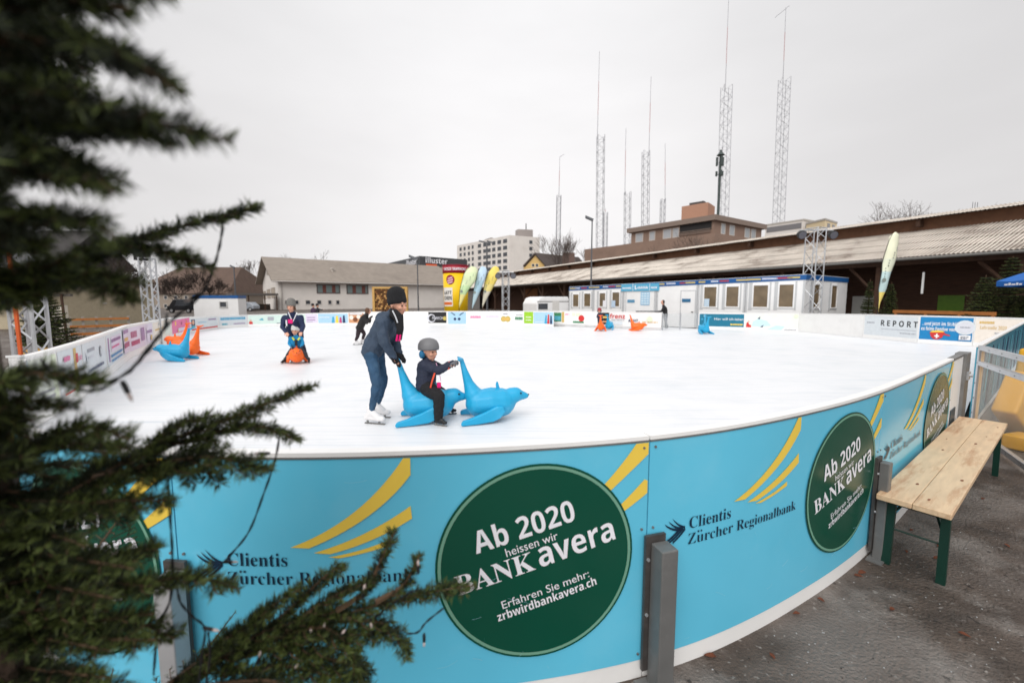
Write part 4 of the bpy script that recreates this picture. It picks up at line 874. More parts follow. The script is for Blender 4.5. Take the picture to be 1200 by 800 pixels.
# ochre gabled house
hA = D(614.5, 311, 170); hB = D(638, 308.5, 170); f = Face(hA, hB); Wg = f.len; zb = hA.z; za = D(626.5, 298, 170).z
root = thing('ochre_house', (hA.x, hA.y, 0), 'small ochre gabled house with dark roof below the tower block', 'house')
mb = MB(); mb.fbox(f, 0, Wg, 0, zb, -16, 0); mb.prism(f, [(0, zb + .003), (Wg, zb + .003), (Wg / 2, za)], -16, 0); mb.build('wall', flat(222, 186, 120), root)
mb = MB()
sl_ = f.u * 20
for a, b in (((-.6, zb - .6), (Wg / 2, za + .1)), ((Wg + .6, zb - .6), (Wg / 2, za + .1))):
    k = [f.pt(a[0], a[1], .8), f.pt(b[0], b[1], .8), f.pt(b[0], b[1], -17) + sl_, f.pt(a[0], a[1], -17) + sl_]; mb.hexa(k, [p_ + V((0, 0, .5)) for p_ in k])
mb.build('roof', flat(80, 70, 66), root)
for t in (.36, .55): win(root, f, Wg * t, Wg * t + 1.2, zb - .6, zb + .7, flat(230, 220, 200), None, .15)
m0 = D(660, 296, 172); m1 = D(673.5, 295.5, 172); f2 = Face(m0, m1); mb = MB(); mb.fbox(f2, 0, f2.len, zb - 2, m0.z, -3, 0); mb.build('chimney', flat(110, 88, 80), root)
# brown flat-roofed building
bC = D(838.5, 251, 80); bL_ = D(734.5, 268.5, 96); bR_ = D(899, 263, 91)
root = thing('flat_roof_building', (bC.x, bC.y, 0), 'brown flat roofed office building rising behind the goods shed', 'building')
q = [V(k) for k in quad4(bC, bR_, bL_)]; cen = sum(q, V((0, 0))) / 4; zt = bC.z; ins = lambda s: [cen + (k - cen) * s for k in q]
wall_box(root, 'roof_slab', mat('roof_slab', c(134, 118, 108), .8, .08), q, zt - .95, zt)
wall_box(root, 'wall', M_brown, ins(.93), 0, zt - .955)
ql = [cen + (k - cen) * 1.0 for k in q]; dl = (q[3] - q[0]).normalized(); ql = [q[0] + (q[0] - cen) * .03, q[1] + (q[1] - cen) * .03, q[2] + dl * 12, q[3] + dl * 12 + (q[3] - cen) * .03]
wall_box(root, 'lower_storey', M_brown, ql, 0, zt - 3.4)
fA, fB = Face(V((*ins(.93)[0], 0)), V((*ins(.93)[3], 0))), Face(V((*ins(.93)[0], 0)), V((*ins(.93)[1], 0)))
for x0, x1 in ((745, 754), (761, 768), (777, 787), (788, 796)):
    a, b, _, _ = fA.rect(x0, 270, x1, 276); win(root, fA, a, b, zt - 3.2, zt - 1.25, flat(190, 180, 172), flat(170, 172, 176, .15), .15)
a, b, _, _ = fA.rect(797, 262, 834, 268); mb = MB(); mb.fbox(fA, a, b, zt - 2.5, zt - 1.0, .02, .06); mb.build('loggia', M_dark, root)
mb = MB()
for t in range(3): mb.fbox(fA, a, b, zt - 3.0 + t * .28, zt - 2.86 + t * .28, .3, .36)
mb.build('railing', flat(120, 104, 94), root)
for x0, x1 in ((845, 850), (855, 861), (873, 879), (880.5, 886)):
    a, b, _, _ = fB.rect(x0, 260, x1, 266); win(root, fB, a, b, zt - 3.2, zt - 1.2, flat(200, 196, 190), flat(160, 164, 168, .15), .15)
m0 = D(799, 240.5, 92); m1 = D(830, 237, 88); m2 = D(838, 239.5, 92); f = Face(m1, m0); f2 = Face(m1, m2)
k = quad4(m1, m0, m2); wall_box(root, 'roof_housing', mat('terracotta_plaster', c(176, 134, 112), .8, .08), k, zt, m1.z)
wall_box(root, 'housing_cap', flat(78, 72, 70), [V(x) * .25 + sum((V(y) for y in k), V((0, 0))) / 4 * .75 + (V(x) - sum((V(y) for y in k), V((0, 0))) / 4) * .3 for x in k], m1.z, m1.z + .7)
# mobile phone mast
p0 = D(841, 262, 84); p1 = D(841, 176, 84)
root = thing('phone_antenna', (p0.x, p0.y, 0), 'dark green mobile phone antenna pole on the brown building', 'antenna')
M_ant = mat('antenna_green', c(66, 76, 74), .6, .1)
mb = MB(); mb.ring([(p0.x, p0.y, 10), (p0.x, p0.y, p1.z)], [.3, .22], 8); mb.build('pole', M_ant, root)
for z in (D(841, 206, 84).z, D(841, 194, 84).z):
    for a in range(3):
        mb = MB(); t = a * 2.1 + .4; x, y = p0.x + math.cos(t) * .62, p0.y + math.sin(t) * .62; h = 1.6 if z > 27 else .9
        mb.box(x - .16, x + .16, y - .12, y + .12, z, z + h); mb.bar((x, y, z + h * .3), (p0.x, p0.y, z + h * .3), .06, 4); mb.build('antenna_panel', M_ant, root)
mb = MB(); mb.ring([(p0.x, p0.y, D(841, 182, 84).z), (p0.x, p0.y, D(841, 178, 84).z)], [.75, .2], 10); mb.build('antenna_cap', M_ant, root)
# pale flats at the right
for (xa, ya, xc, yc, xb, yb, Y, lab, m) in ((897, 263, 942, 256.5, 953, 258.5, 128, 'white flats with long balconies showing over the shed roof', M_plaster), (945, 261, 967, 255.8, 981, 260, 118, 'cream corner block next to the white flats', flat(226, 206, 168))):
    kc = D(xc, yc, Y); ka = D(xa, ya, Y * (351 - yc) / (351 - ya)); kb = D(xb, yb, Y * (351 - yc) / (351 - yb))
    root = thing('apartment_block', (kc.x, kc.y, 0), lab, 'apartment block', 'pale flats on the right skyline')
    q = [V(k) for k in quad4(kc, kb, ka)]; wall_box(root, 'wall', m, q, 0, kc.z - .5); cen = sum(q, V((0, 0))) / 4
    wall_box(root, 'roof', flat(176, 170, 162), [cen + (k - cen) * 1.04 for k in q], kc.z - .497, kc.z)
    fA, fB = Face(kc, ka), Face(kc, kb)
    for r_ in range(3):
        if m is M_plaster:
            mb = MB(); mb.fbox(fA, .5, fA.len - .5, kc.z - 2.6 - r_ * 3.1, kc.z - 1.0 - r_ * 3.1, .02, .1); mb.build('window_row', flat(120, 118, 120, .3), root)
        for t in (.2, .6):
            mb = MB(); mb.fbox(fB, fB.len * t, fB.len * (t + .2), kc.z - 2.5 - r_ * 3, kc.z - 1.1 - r_ * 3, .02, .1); mb.build('window', flat(130, 130, 134, .3), root)
# ------------------------------------------------------------------ left side: houses, shed, fence
def house(x0, x1, Y, ye, yr, wallm, roofm, label, hip=0.0, dep=10, name='house', over=.5, wins_=()):
    a, b = D(x0, 351, Y), D(x1, 351, Y); f = Face(a, b); Lh = f.len; ze, zr = D((x0 + x1) / 2, ye, Y).z, D((x0 + x1) / 2, yr, Y + dep / 2).z
    root = thing(name, (a.x, a.y, 0), label, 'house'); mb = MB(); mb.fbox(f, 0, Lh, 0, ze, -dep, 0); mb.build('wall', wallm, root)
    mb = MB(); h = hip * Lh; q = [(-over, ze, over), (Lh + over, ze, over), (Lh + over, ze, -dep - over), (-over, ze, -dep - over)]; e = [f.pt(u, z + .003, w_) for u, z, w_ in q]; r1, r2 = f.pt(-over + h, zr, -dep / 2), f.pt(Lh + over - h, zr, -dep / 2)
    mb.face([e[0], e[1], r2, r1]); mb.face([e[2], e[3], r1, r2]); mb.face([e[1], e[2], r2]); mb.face([e[3], e[0], r1]); mb.face(e[::-1]); mb.build('roof', roofm, root)
    for w_ in wins_: win(root, f, *f.rect(*w_), flat(196, 188, 180), None, .1)
    return root
house(150, 266, 92, 344, 313, mat('tan_plaster', c(150, 138, 126), .8, .1), M_btile, 'big house with a hipped brown roof behind bare trees', .18, 22, wins_=[(x, y, x + 4.5, y + 5) for x in (160, 172, 192, 204, 216, 240, 254) for y in (346, 356)])
house(276, 296, 120, 344, 335, flat(216, 160, 110), M_btile, 'small orange house in the gap beside the gable end', .2, 10)
house(-40, 66, 44, 312, 270, flat(206, 200, 190), mat('dark_slate_roof', c(58, 55, 54), .8, .1), 'house with a dark slate roof behind the low beige building', 0, 9)
house(-30, 52, 26, 330, 327, mat('beige_render', c(176, 164, 140), .85, .08), flat(120, 116, 110), 'low beige building behind the small fir on the left', 0, 8)
a, b = D(56, 340, 33), D(140, 340, 35); f = Face(a, b)
root = thing('flat_annex', (a.x, a.y, 0), 'white flat roofed annex with a dark window strip behind the timber fence', 'building')
zt = D(100, 337, 34).z; mb = MB(); mb.fbox(f, 0, f.len, 0, zt - .25, -8, 0); mb.build('wall', M_plaster, root)
mb = MB(); mb.fbox(f, -.3, f.len + .3, zt - .247, zt, -8.3, .4); mb.build('roof', flat(170, 164, 158), root)
win(root, f, *f.rect(83, 348, 114, 355), flat(180, 180, 176), None, .06)
mb = MB(); mb.fbox(f, *f.rect(136, 350, 139, 372), .003, .05); mb.build('downpipe', flat(90, 90, 90), root)
a, b = D(80, 356, 29), D(124, 356, 30); f = Face(a, b)
root = thing('market_stall', (a.x, a.y, 0), 'closed white stall with dark pointed openings behind the timber fence', 'stall')
u0, u1, v0, v1 = f.rect(80, 356, 124, 392); Ls = u1 - u0; v0 = 0
mb = MB(); mb.fbox(f, u0, u1, 0, v1, -2, 0); mb.build('wall', flat(220, 214, 204), root)
mb = MB(); mb.prism(f, [(u0 + .03 * Ls, .3), (u0 + .03 * Ls, v1 - .1), (u0 + .2 * Ls, v1 * .55), (u0 + .12 * Ls, .3)], .003, .02); mb.prism(f, [(u0 + .42 * Ls, .2), (u0 + .6 * Ls, v1 * .75), (u0 + .58 * Ls, .2)], .003, .02); mb.fbox(f, u0 + .72 * Ls, u0 + .9 * Ls, .3, v1 - .1, .003, .02); mb.build('dark_opening', flat(60, 66, 64), root)
mb = MB(); mb.fbox(f, u0 - .15, u1 + .15, v1 + .003, v1 + .1, -2.2, .3); mb.build('roof', flat(206, 202, 196), root)
a, b = D(80, 372, 20), D(151, 372, 21.5); f = Face(a, b)
root = thing('timber_fence', (a.x, a.y, 0), 'orange brown timber rail fence behind the left boards', 'fence')
M_rail = mat('orange_timber', c(176, 112, 58), .7, .15, 4)
for y0, y1 in ((372.5, 375), (380.5, 383.3), (389, 392)):
    u0, u1, v0, v1 = f.rect(81, y0, 151, y1); mb = MB(); mb.fbox(f, 0, f.len, v0, v1, -.03, .03); mb.build('rail', M_rail, root)
for t in (0, .2, .42, .66, .97):
    mb = MB(); mb.fbox(f, f.len * t, f.len * t + .1, 0, D(100, 371.5, 20).z, -.13, -.035); mb.build('post', flat(150, 148, 142), root)
a = D(70, 344, 18.5); root = thing('entrance_gate', (a.x, a.y, 0), 'weathered white frame with a brown pole beside the small fir', 'gate')
mb = MB(); zt = a.z; mb.box(a.x - .35, a.x + .18, a.y - .1, a.y + .1, 0, zt - .5); mb.build('panel', flat(206, 198, 184), root)
mb = MB(); mb.ring([(a.x + .24, a.y - .12, 0), (a.x + .18, a.y - .12, zt)], .05, 6); mb.build('pole', M_post_br, root)
mb = MB(); mb.box(a.x - .2, a.x + .5, a.y - .06, a.y + .06, zt - .12, zt); mb.build('lintel', flat(90, 84, 78), root)
# white container on the left, caravan, cars
a, b = D(226, 346, 40), D(278.5, 346, 41); f = Face(a, b); zt = a.z
root = thing('site_container', (a.x, a.y, 0), 'white container with a blue roof stripe and one small window', 'container')
mb = MB(); mb.fbox(f, 0, f.len, 0, zt - .28, -2.4, 0); mb.build('wall', M_cab, root)
mb = MB(); mb.fbox(f, -.02, f.len + .02, zt - .277, zt, -2.42, .03); mb.build('roof_band', M_band, root)
win(root, f, *f.rect(257, 353, 266.5, 360.5), flat(200, 200, 198), None, .08)
def ribs(f, n, z0, z1):
    mb = MB()
    for i in range(n): mb.fbox(f, f.len * (i + .5) / n - .02, f.len * (i + .5) / n + .02, z0, z1, .002, .012)
    return mb
a, b = D(629, 347.5, 33), D(667, 347, 34.5); f = Face(a, b); zt = a.z; Lc = f.len
root = thing('caravan', (a.x, a.y, 0), 'small white caravan parked left of the cabins', 'caravan')
prof = [(.1, .45), (0, .8), (.0, 1.5), (.25, zt - .1), (.7, zt), (Lc - .1, zt), (Lc, zt - .2), (Lc, .45)]
mb = MB(); mb.prism(f, prof, -2.1, 0); mb.build('body', M_cab, root, bevel=.06)
mb = MB(); mb.fbox(f, .15, 1.0, 1.05, 1.5, .003, .03); mb.build('window', M_glass, root)
mb = MB(); mb.fbox(f, 1.45, 2.1, .6, zt - .3, .003, .02); mb.build('door', flat(214, 212, 208), root)
mb = MB(); mb.fbox(f, .02, Lc - .05, 1.62, 1.68, .003, .015); mb.build('trim_strip', flat(120, 118, 116), root)
mb = MB(); mb.ring([f.pt(1.2, .3, -.3), f.pt(1.2, .3, -.05)], .3, 14); mb.build('wheel', M_black, root)
def car(x0, x1, Y, prof, col, label, name='parked_car', yb=None):
    a, b = D(x0, 360, Y), D(x1, 360, Y); f = Face(a, b); Lc = f.len
    root = thing(name, (a.x, a.y, 0), label, 'car' if name == 'parked_car' else 'van'); P = [(u * Lc, v) for u, v in prof]
    mb = MB(); mb.prism(f, P, -1.75, 0); mb.build('body', mat('car_' + label.split()[0], c(*col), .25, .03, spec=.6), root, bevel=.08)
    top = max(v for u, v in prof); lo = .95
    mb = MB(); us_ = [u for u, v in P if v > lo + .1]; mb.prism(f, [(min(us_) + .25, lo), (max(us_) - .25, lo), (max(us_) - .4, top - .14), (min(us_) + .6, top - .14)], .003, .02); mb.build('side_window', M_glass, root)
    for t in (.2, .8):
        mb = MB(); mb.ring([f.pt(Lc * t, .32, -.22), f.pt(Lc * t, .32, .02)], .32, 14); w_ = mb.build('wheel', M_black, root)
        mb = MB(); mb.ring([f.pt(Lc * t, .32, .021), f.pt(Lc * t, .32, .03)], .19, 12); mb.build('rim', M_alu, w_)
    mb = MB(); mb.fbox(f, .02, .2, .62, .78, .003, .03); mb.build('headlight', flat(220, 220, 216, .2), root)
    return root
car(194, 227, 58, [(0, .35), (0, .85), (.12, 1.0), (.26, 1.75), (.32, 1.85), (.98, 1.85), (1, 1.6), (1, .35)], (24, 26, 32), 'black van parked behind the far left boards', 'parked_van')
car(277, 297, 66, [(0, .35), (0, .8), (.2, .95), (.36, 1.42), (.75, 1.42), (.95, .95), (1, .85), (1, .35)], (150, 156, 164), 'silver car parked right of the white container')
car(146, 172, 52, [(0, .35), (0, .8), (.2, .95), (.36, 1.42), (.75, 1.42), (.95, .95), (1, .85), (1, .35)], (110, 114, 120), 'grey car parked behind the left lattice tower')
# ------------------------------------------------------------------ yellow advertising column
kp = D(534.5, 364, 33); R0, R1 = .88, .98; zt = D(534, 311, 33).z
root = thing('advertising_column', (kp.x, kp.y, 0), 'big yellow column with a red top band and a round red badge', 'advertising column')
def KR(z): return R0 + (R1 - R0) * z / zt
def KP(a, z, off=0): r_ = KR(z) + off; return V((kp.x + math.sin(a) * r_, kp.y - math.cos(a) * r_, z))
def kband(z0, z1, off, m, name, n=40):
    mb = MB(); mb.ring([(kp.x, kp.y, z) for z in (z0, z1)], [KR(z0) + off, KR(z1) + off], n); return mb.build(name, m, root, True)
zb = zt - .62
kband(0, .35, .01, flat(170, 80, 40), 'plinth'); kband(.35, zb, 0, mat('column_yellow', c(246, 200, 10), .45, .03), 'yellow_body')
kband(zb + .002, zt - .06, .02, mat('column_red', c(166, 34, 52), .45, .05), 'red_band'); kband(zt - .058, zt, .05, flat(150, 40, 60), 'rim')
def kprint(fn, m, name):
    mb = MB(); fn(mb); mb.build(name, m, root)
def ktext(mb, s, a, z, h, w_, k=0):
    vs, fs = text2d(s, 1); x0 = max(x for x, y in vs); i = mb.pts([KP(a + (x / x0 - .5) * w_, z + y / .7 * h, .035) for x, y in vs]); mb.f += [[i + n for n in q] for q in fs]; mb.m += [k] * len(fs)
kprint(lambda mb: ktext(mb, BOLD('HEISSI MARRONI'), .05, zb + .2, .2, 1.9), M_pwhite, 'band_lettering')
def badge(mb, a0, z0, r_, off, k):
    n = 24
    for q in range(n):
        t0, t1 = 2 * math.pi * q / n, 2 * math.pi * (q + 1) / n; mb.face([KP(a0, z0, off), KP(a0 + math.cos(t0) * r_, z0 + math.sin(t0) * r_, off), KP(a0 + math.cos(t1) * r_, z0 + math.sin(t1) * r_, off)], k)
mb = MB(); az, za_ = -.32, zb - .5; badge(mb, az, za_, .36, .012, 0); badge(mb, az, za_, .31, .016, 1)
for k, w_ in enumerate((.36, .5, .36)):
    zz = za_ + .13 - k * .17; x = -w_ / 2
    while x < w_ / 2 - .05:
        mb.face([KP(az + x, zz - .05 + x * .25, .02), KP(az + x + .07, zz - .05 + x * .25, .02), KP(az + x + .07, zz + .06 + x * .25, .02), KP(az + x, zz + .06 + x * .25, .02)], 2); x += .1
mb.build('round_badge', [flat(120, 40, 44), flat(160, 40, 70), flat(240, 210, 220)], root)
mb = MB()
def kpatch(a0, a1, z0, z1, off, k, n=12):
    for q in range(n):
        b0, b1 = a0 + (a1 - a0) * q / n, a0 + (a1 - a0) * (q + 1) / n; mb.face([KP(b0, z0, off), KP(b1, z0, off), KP(b1, z1, off), KP(b0, z1, off)], k)
kpatch(-1.15, -.14, 1.3, 2.7, .012, 0); ktext(mb, BOLD('LATT'), -.6, 2.2, .24, .78, 1); ktext(mb, BOLD('CHEN'), -.6, 1.78, .28, .78, 1); kpatch(-1.1, -.2, 1.4, 1.62, .018, 2)
mb.build('white_poster', [flat(236, 232, 226), M_black, flat(220, 110, 50)], root)
# ------------------------------------------------------------------ feather flags
def flag(pts_, Y, cols, label, X0, Y0, sc, side=-1):
    P = [(X0 + x / sc, Y0 + y / sc) for x, y in pts_]; base = P[0]; bp = D(*base, Y); f = Face(D(0, 351, Y), D(1200, 351, Y))
    root = thing('feather_flag', (bp.x, bp.y, 0), label, 'flag', 'teardrop flags round the rink')
    uv = [f.uv(*p_) for p_ in P]; uv0 = uv[0]; n = len(uv)
    # spine and outer edge, both as smooth chains from base to tip
    it = max(range(n), key=lambda i: uv[i][1]); Ls = uv[:it + 1]; Rs = uv[it:] + [uv[0]]; Rs = Rs[::-1]
    def samp(ch, t):
        z = uv0[1] + (uv[it][1] - uv0[1]) * t
        for p_, q_ in zip(ch, ch[1:]):
            if p_[1] <= z <= q_[1] or p_[1] >= z >= q_[1]:
                k = 0 if abs(q_[1] - p_[1]) < 1e-9 else (z - p_[1]) / (q_[1] - p_[1]); return p_[0] + (q_[0] - p_[0]) * k
        return ch[-1][0]
    nR, nC = 28, 6; mb = MB(); grid = []
    for i in range(nR + 1):
        t = (i / nR) ** .8; t = min(t, .9995); l, r_ = samp(Ls, t), samp(Rs, t); z = uv0[1] + (uv[it][1] - uv0[1]) * t; row = []
        for j in range(nC + 1):
            s = j / nC; bow = .10 * math.sin(s * math.pi) * math.sin(t * 2.6) + .03 * math.sin(t * 17 + s * 3); row.append((l + (r_ - l) * s, z, bow))
        grid.append(row)
    idx = [[mb.pts([f.pt(u, z, w_)]) for u, z, w_ in row] for row in grid]
    for i in range(nR):
        for j in range(nC):
            mb.f.append([idx[i][j], idx[i][j + 1], idx[i + 1][j + 1], idx[i + 1][j]]); t = i / nR; k = 0
            for kk, (tt, _) in enumerate(cols):
                if t >= tt: k = kk
            mb.m.append(k)
    o = mb.build('flag_cloth', [mat('cloth_%d_%d_%d' % q, c(*q), .75, .04, 3) for _, q in cols], root, True)
    sd_ = o.modifiers.new('s', 'SOLIDIFY'); sd_.thickness = .006
    mb = MB(); path = [f.pt(uv0[0], .0), f.pt(uv0[0], uv0[1])] + [f.pt(g_[0][0], g_[0][1], g_[0][2] + .01) for g_ in grid[::3]]; mb.ring(path, [.02] * 2 + [.016 - .008 * i / len(path) for i in range(len(path) - 2)], 6); mb.build('flag_pole', M_black, root)
    mb = MB()
    for q in range(14):
        t = .38 + q * .03; i = int(t * nR); g0, g1 = grid[i][1 + q // 4], grid[i][2 + q // 4]; u = (g0[0] + g1[0]) / 2; mb.fbox(f, u - .02, u + .02, g0[1], g0[1] + .045, g0[2] + .03, g0[2] + .034)
    g0 = grid[int(.34 * nR)][2]; mb.ring([f.pt(g0[0] - .05, g0[1], g0[2] + .02), f.pt(g0[0] - .05, g0[1], g0[2] + .028)], .09, 8)
    mb.build('flag_print', flat(132, 142, 136), root)
Y0 = 29
flag([(605, 722), (606, 640), (610, 560), (622, 480), (650, 375), (690, 305), (740, 283), (785, 297), (800, 335), (775, 440), (705, 530), (655, 620)], Y0, [(0, (236, 226, 150)), (.25, (196, 222, 170)), (.45, (214, 228, 184)), (.8, (224, 232, 190))], 'pale green feather flag, leftmost of the three behind the boards', 470, 280, 8.892)
flag([(738, 738), (742, 650), (748, 580), (770, 465), (800, 345), (820, 298), (845, 283), (882, 292), (897, 330), (880, 410), (840, 510), (790, 625)], Y0 + .4, [(0, (190, 216, 226)), (.3, (180, 214, 230)), (.6, (196, 220, 238))], 'pale blue feather flag, middle of the three behind the boards', 470, 280, 8.892)
flag([(845, 722), (850, 600), (870, 450), (910, 345), (945, 297), (985, 282), (1018, 298), (1028, 345), (1000, 430), (930, 560), (880, 650)], Y0 + .8, [(0, (226, 220, 200)), (.3, (240, 222, 140)), (.5, (246, 222, 116))], 'yellow feather flag, rightmost of the three behind the boards', 470, 280, 8.892)
flag([(153, 722), (156, 640), (162, 540), (182, 420), (203, 325), (228, 252), (262, 224), (283, 236), (288, 285), (270, 370), (236, 490), (196, 600), (164, 690)], 19, [(0, (236, 214, 120)), (.16, (190, 214, 214)), (.42, (226, 230, 206)), (.6, (236, 236, 208))], 'tall cream feather flag standing by itself behind the right boards', 1000, 230, 5.335)
# parasol behind the right boards
pp = D(1244, 319, 16); root = thing('parasol', (pp.x, pp.y, 0), 'blue parasol with white lettering in front of the dark shed', 'parasol')
zr_ = D(1180, 331, 15.2).z; n = 8; mb = MB(); ap = V((pp.x, pp.y, zr_ + .85)); rim = [V((pp.x + math.cos(R(q * 45 + 10)) * 1.62, pp.y + math.sin(R(q * 45 + 10)) * 1.62, zr_ + .12)) for q in range(n)]
for a, b in zip(rim, rim[1:] + rim[:1]):
    m_ = (a + b) / 2 - V((0, 0, .04)); mb.face([a, m_, ap]); mb.face([m_, b, ap]); mb.face([a, a - V((0, 0, .2)), m_ - V((0, 0, .2)), m_]); mb.face([m_, m_ - V((0, 0, .2)), b - V((0, 0, .2)), b])
mb.build('canopy', mat('parasol_blue', c(20, 96, 176), .7, .06), root)
mb = MB(); mb.ring([(pp.x, pp.y, 0), (pp.x, pp.y, zr_ + .85)], .03, 8); mb.build('pole', M_alu, root)
mb = MB()
for a in rim: mb.bar(ap - V((0, 0, .1)), a - V((0, 0, .03)), .012, 4)
mb.build('rib', M_alu, root)
mb = MB()
for a, b in zip(rim, rim[1:] + rim[:1]):
    n_ = V(((a + b) / 2 - ap).to_2d()).normalized(); f = Fr(a + V((n_.x, n_.y, 0)) * .012, (b - a), n_); Lr = (b - a).length
    vs, fs = text2d('POMY', 1); x0 = max(x for x, y in vs); f.o.z = 0
    for s0 in (.2,):
        x = Lr * .3
        for w2 in (.14, .1, .16, .08, .12): mb.fbox(f, x, x + w2, a.z - .18, a.z - .09 - .03 * (w2 > .11), .0, .004); x += w2 + .03
mb.build('rim_print', M_pwhite, root)
# orange-brown planter rail behind the right boards
a, b = D(1046, 366, 20.2), D(1166, 369, 16.6); f = Face(a, b); root = thing('timber_rail', (a.x, a.y, 0), 'rust brown timber rail along the shed behind the right boards', 'rail'); z = a.z + .12
mb = MB(); mb.fbox(f, 0, f.len, z - .14, z, -.08, 0); mb.build('rail', M_rail, root)
for t in (.02, .35, .68, .97):
    mb = MB(); mb.fbox(f, f.len * t, f.len * t + .08, 0, z - .143, -.08, 0); mb.build('post', M_rail, root)
# ------------------------------------------------------------------ bare winter trees
M_dbark = mat('dark_bark', c(58, 48, 43), .9, .2, 5)
M_bark = mat('bare_bark', c(92, 80, 74), .9, .2, 5)
def bare_tree(x, Y, ytop, label, seed, spread=.5, r0=None, levels=6, lean=0, trunk_f=.28, name='bare_tree', zb=0, group='bare winter trees', bark=None):
    b = D(x, 351, Y); H = D(x, ytop, Y).z - zb; root = thing(name, (b.x, b.y, zb), label, 'tree', group); rr = random.Random(seed); r0 = r0 or H * .02
    tb, cb = MB(), MB(); base = V((b.x, b.y, zb))
    def grow(p, d, l, r_, lev):
        n = 3; path = [p]; rads = [r_]; q = p
        for i in range(n):
            d = (d + V((rr.uniform(-.22, .22), rr.uniform(-.22, .22), rr.uniform(-.05, .2)))).normalized(); q = q + d * (l / n); path.append(q); rads.append(r_ * (1 - .35 * (i + 1) / n))
        (tb if lev == 0 else cb).ring(path, [max(r9, Y * (.0004 if bark else .00022)) for r9 in rads], 5 if lev < 2 else 3, cap=False)
        if lev >= levels: return
        k = rr.choice((2, 3, 3)) if lev and lev < 5 else 2 if lev else rr.choice((3, 4))
        for i in range(k):
            a = rr.uniform(0, 6.28); s = spread * rr.uniform(.6, 1.35); dd = (d + V((math.cos(a) * s, math.sin(a) * s, rr.uniform(-.1, .25)))).normalized()
            j = rr.choice((2, 3, 3)); grow(path[j], dd, l * rr.uniform(.66, .9), rads[j] * rr.uniform(.5, .7), lev + 1)
    grow(base, V((lean, 0, 1)).normalized(), H * trunk_f, r0, 0)
    tip = max(v.z for v in cb.v) - zb; k = H / tip; _ = 0
    for m_ in (tb, cb): m_.v = [base + (v - base) * k for v in m_.v]
    tb.build('trunk', bark or M_bark, root, True); cb.build('crown', bark or M_bark, root)
    return root
bare_tree(148, 34, 296, 'big dark bare tree left of the lattice tower', 1, .7, levels=6, r0=.16, bark=M_dbark)
bare_tree(118, 40, 312, 'bare tree behind the flat annex on the left', 21, .7, levels=6, r0=.16, bark=M_dbark)
bare_tree(202, 78, 314, 'broad bare tree in front of the brown roof, behind the van', 2, .75, levels=6, r0=.16, bark=M_dbark)
bare_tree(233, 74, 316, 'bare tree left of the white container, before the brown roof', 3, .7, levels=6, r0=.16, bark=M_dbark)
bare_tree(182, 80, 318, 'bare tree against the wall of the brown roofed house', 31, .7, levels=6, r0=.16, bark=M_dbark)
bare_tree(292, 110, 305, 'tall bare tree left of the gable end', 4, .4, levels=6)
bare_tree(281, 130, 322, 'small pale bare tree beside the thin lamp post', 41, .5)
bare_tree(368, 118, 292, 'bare treetop showing above the grey tiled roof', 5, .6, levels=6)
bare_tree(349, 125, 297, 'smaller bare treetop left of its neighbour over the tiled roof', 51, .6)
bare_tree(655, 150, 271, 'bare tree left of its twin behind the ochre house', 6, .4, levels=6, r0=.2)
bare_tree(676, 150, 268, 'bare tree right of its twin behind the ochre house', 7, .4, levels=6, r0=.2)
bare_tree(695, 150, 290, 'low bare tree behind the tall lamp post', 71, .6)
bare_tree(1066, 62, 234, 'gnarled bare tree rising over the shed roof on the right', 8, .8, levels=7, r0=.3)
bare_tree(1030, 75, 252, 'low bare treetop over the shed left of the gnarled tree', 81, .7)
bare_tree(1163, 60, 239, 'thin bare treetop at the right end of the shed roof', 82, .6, r0=.2)
bare_tree(814, 70, 268, 'thin bare tree in front of the brown office building', 83, .8, r0=.15)
bare_tree(215, 82, 322, 'narrow bare tree between two broader ones before the brown roof', 32, .7, r0=.14, bark=M_dbark)
bare_tree(250, 84, 324, 'bare tree rising behind the white container', 33, .7, r0=.14, bark=M_dbark)
# chimney stack on the shed's far side
p = D(1143, 237, 45); root = thing('roof_antenna', (p.x, p.y, 0), 'small twin pole aerial above the right shed roof', 'aerial'); mb = MB()
for dx in (-.25, 0, .25): mb.bar((p.x + dx, p.y, 6), (p.x + dx, p.y, p.z), .03, 4)
mb.build('aerial_rods', M_lamp, root)
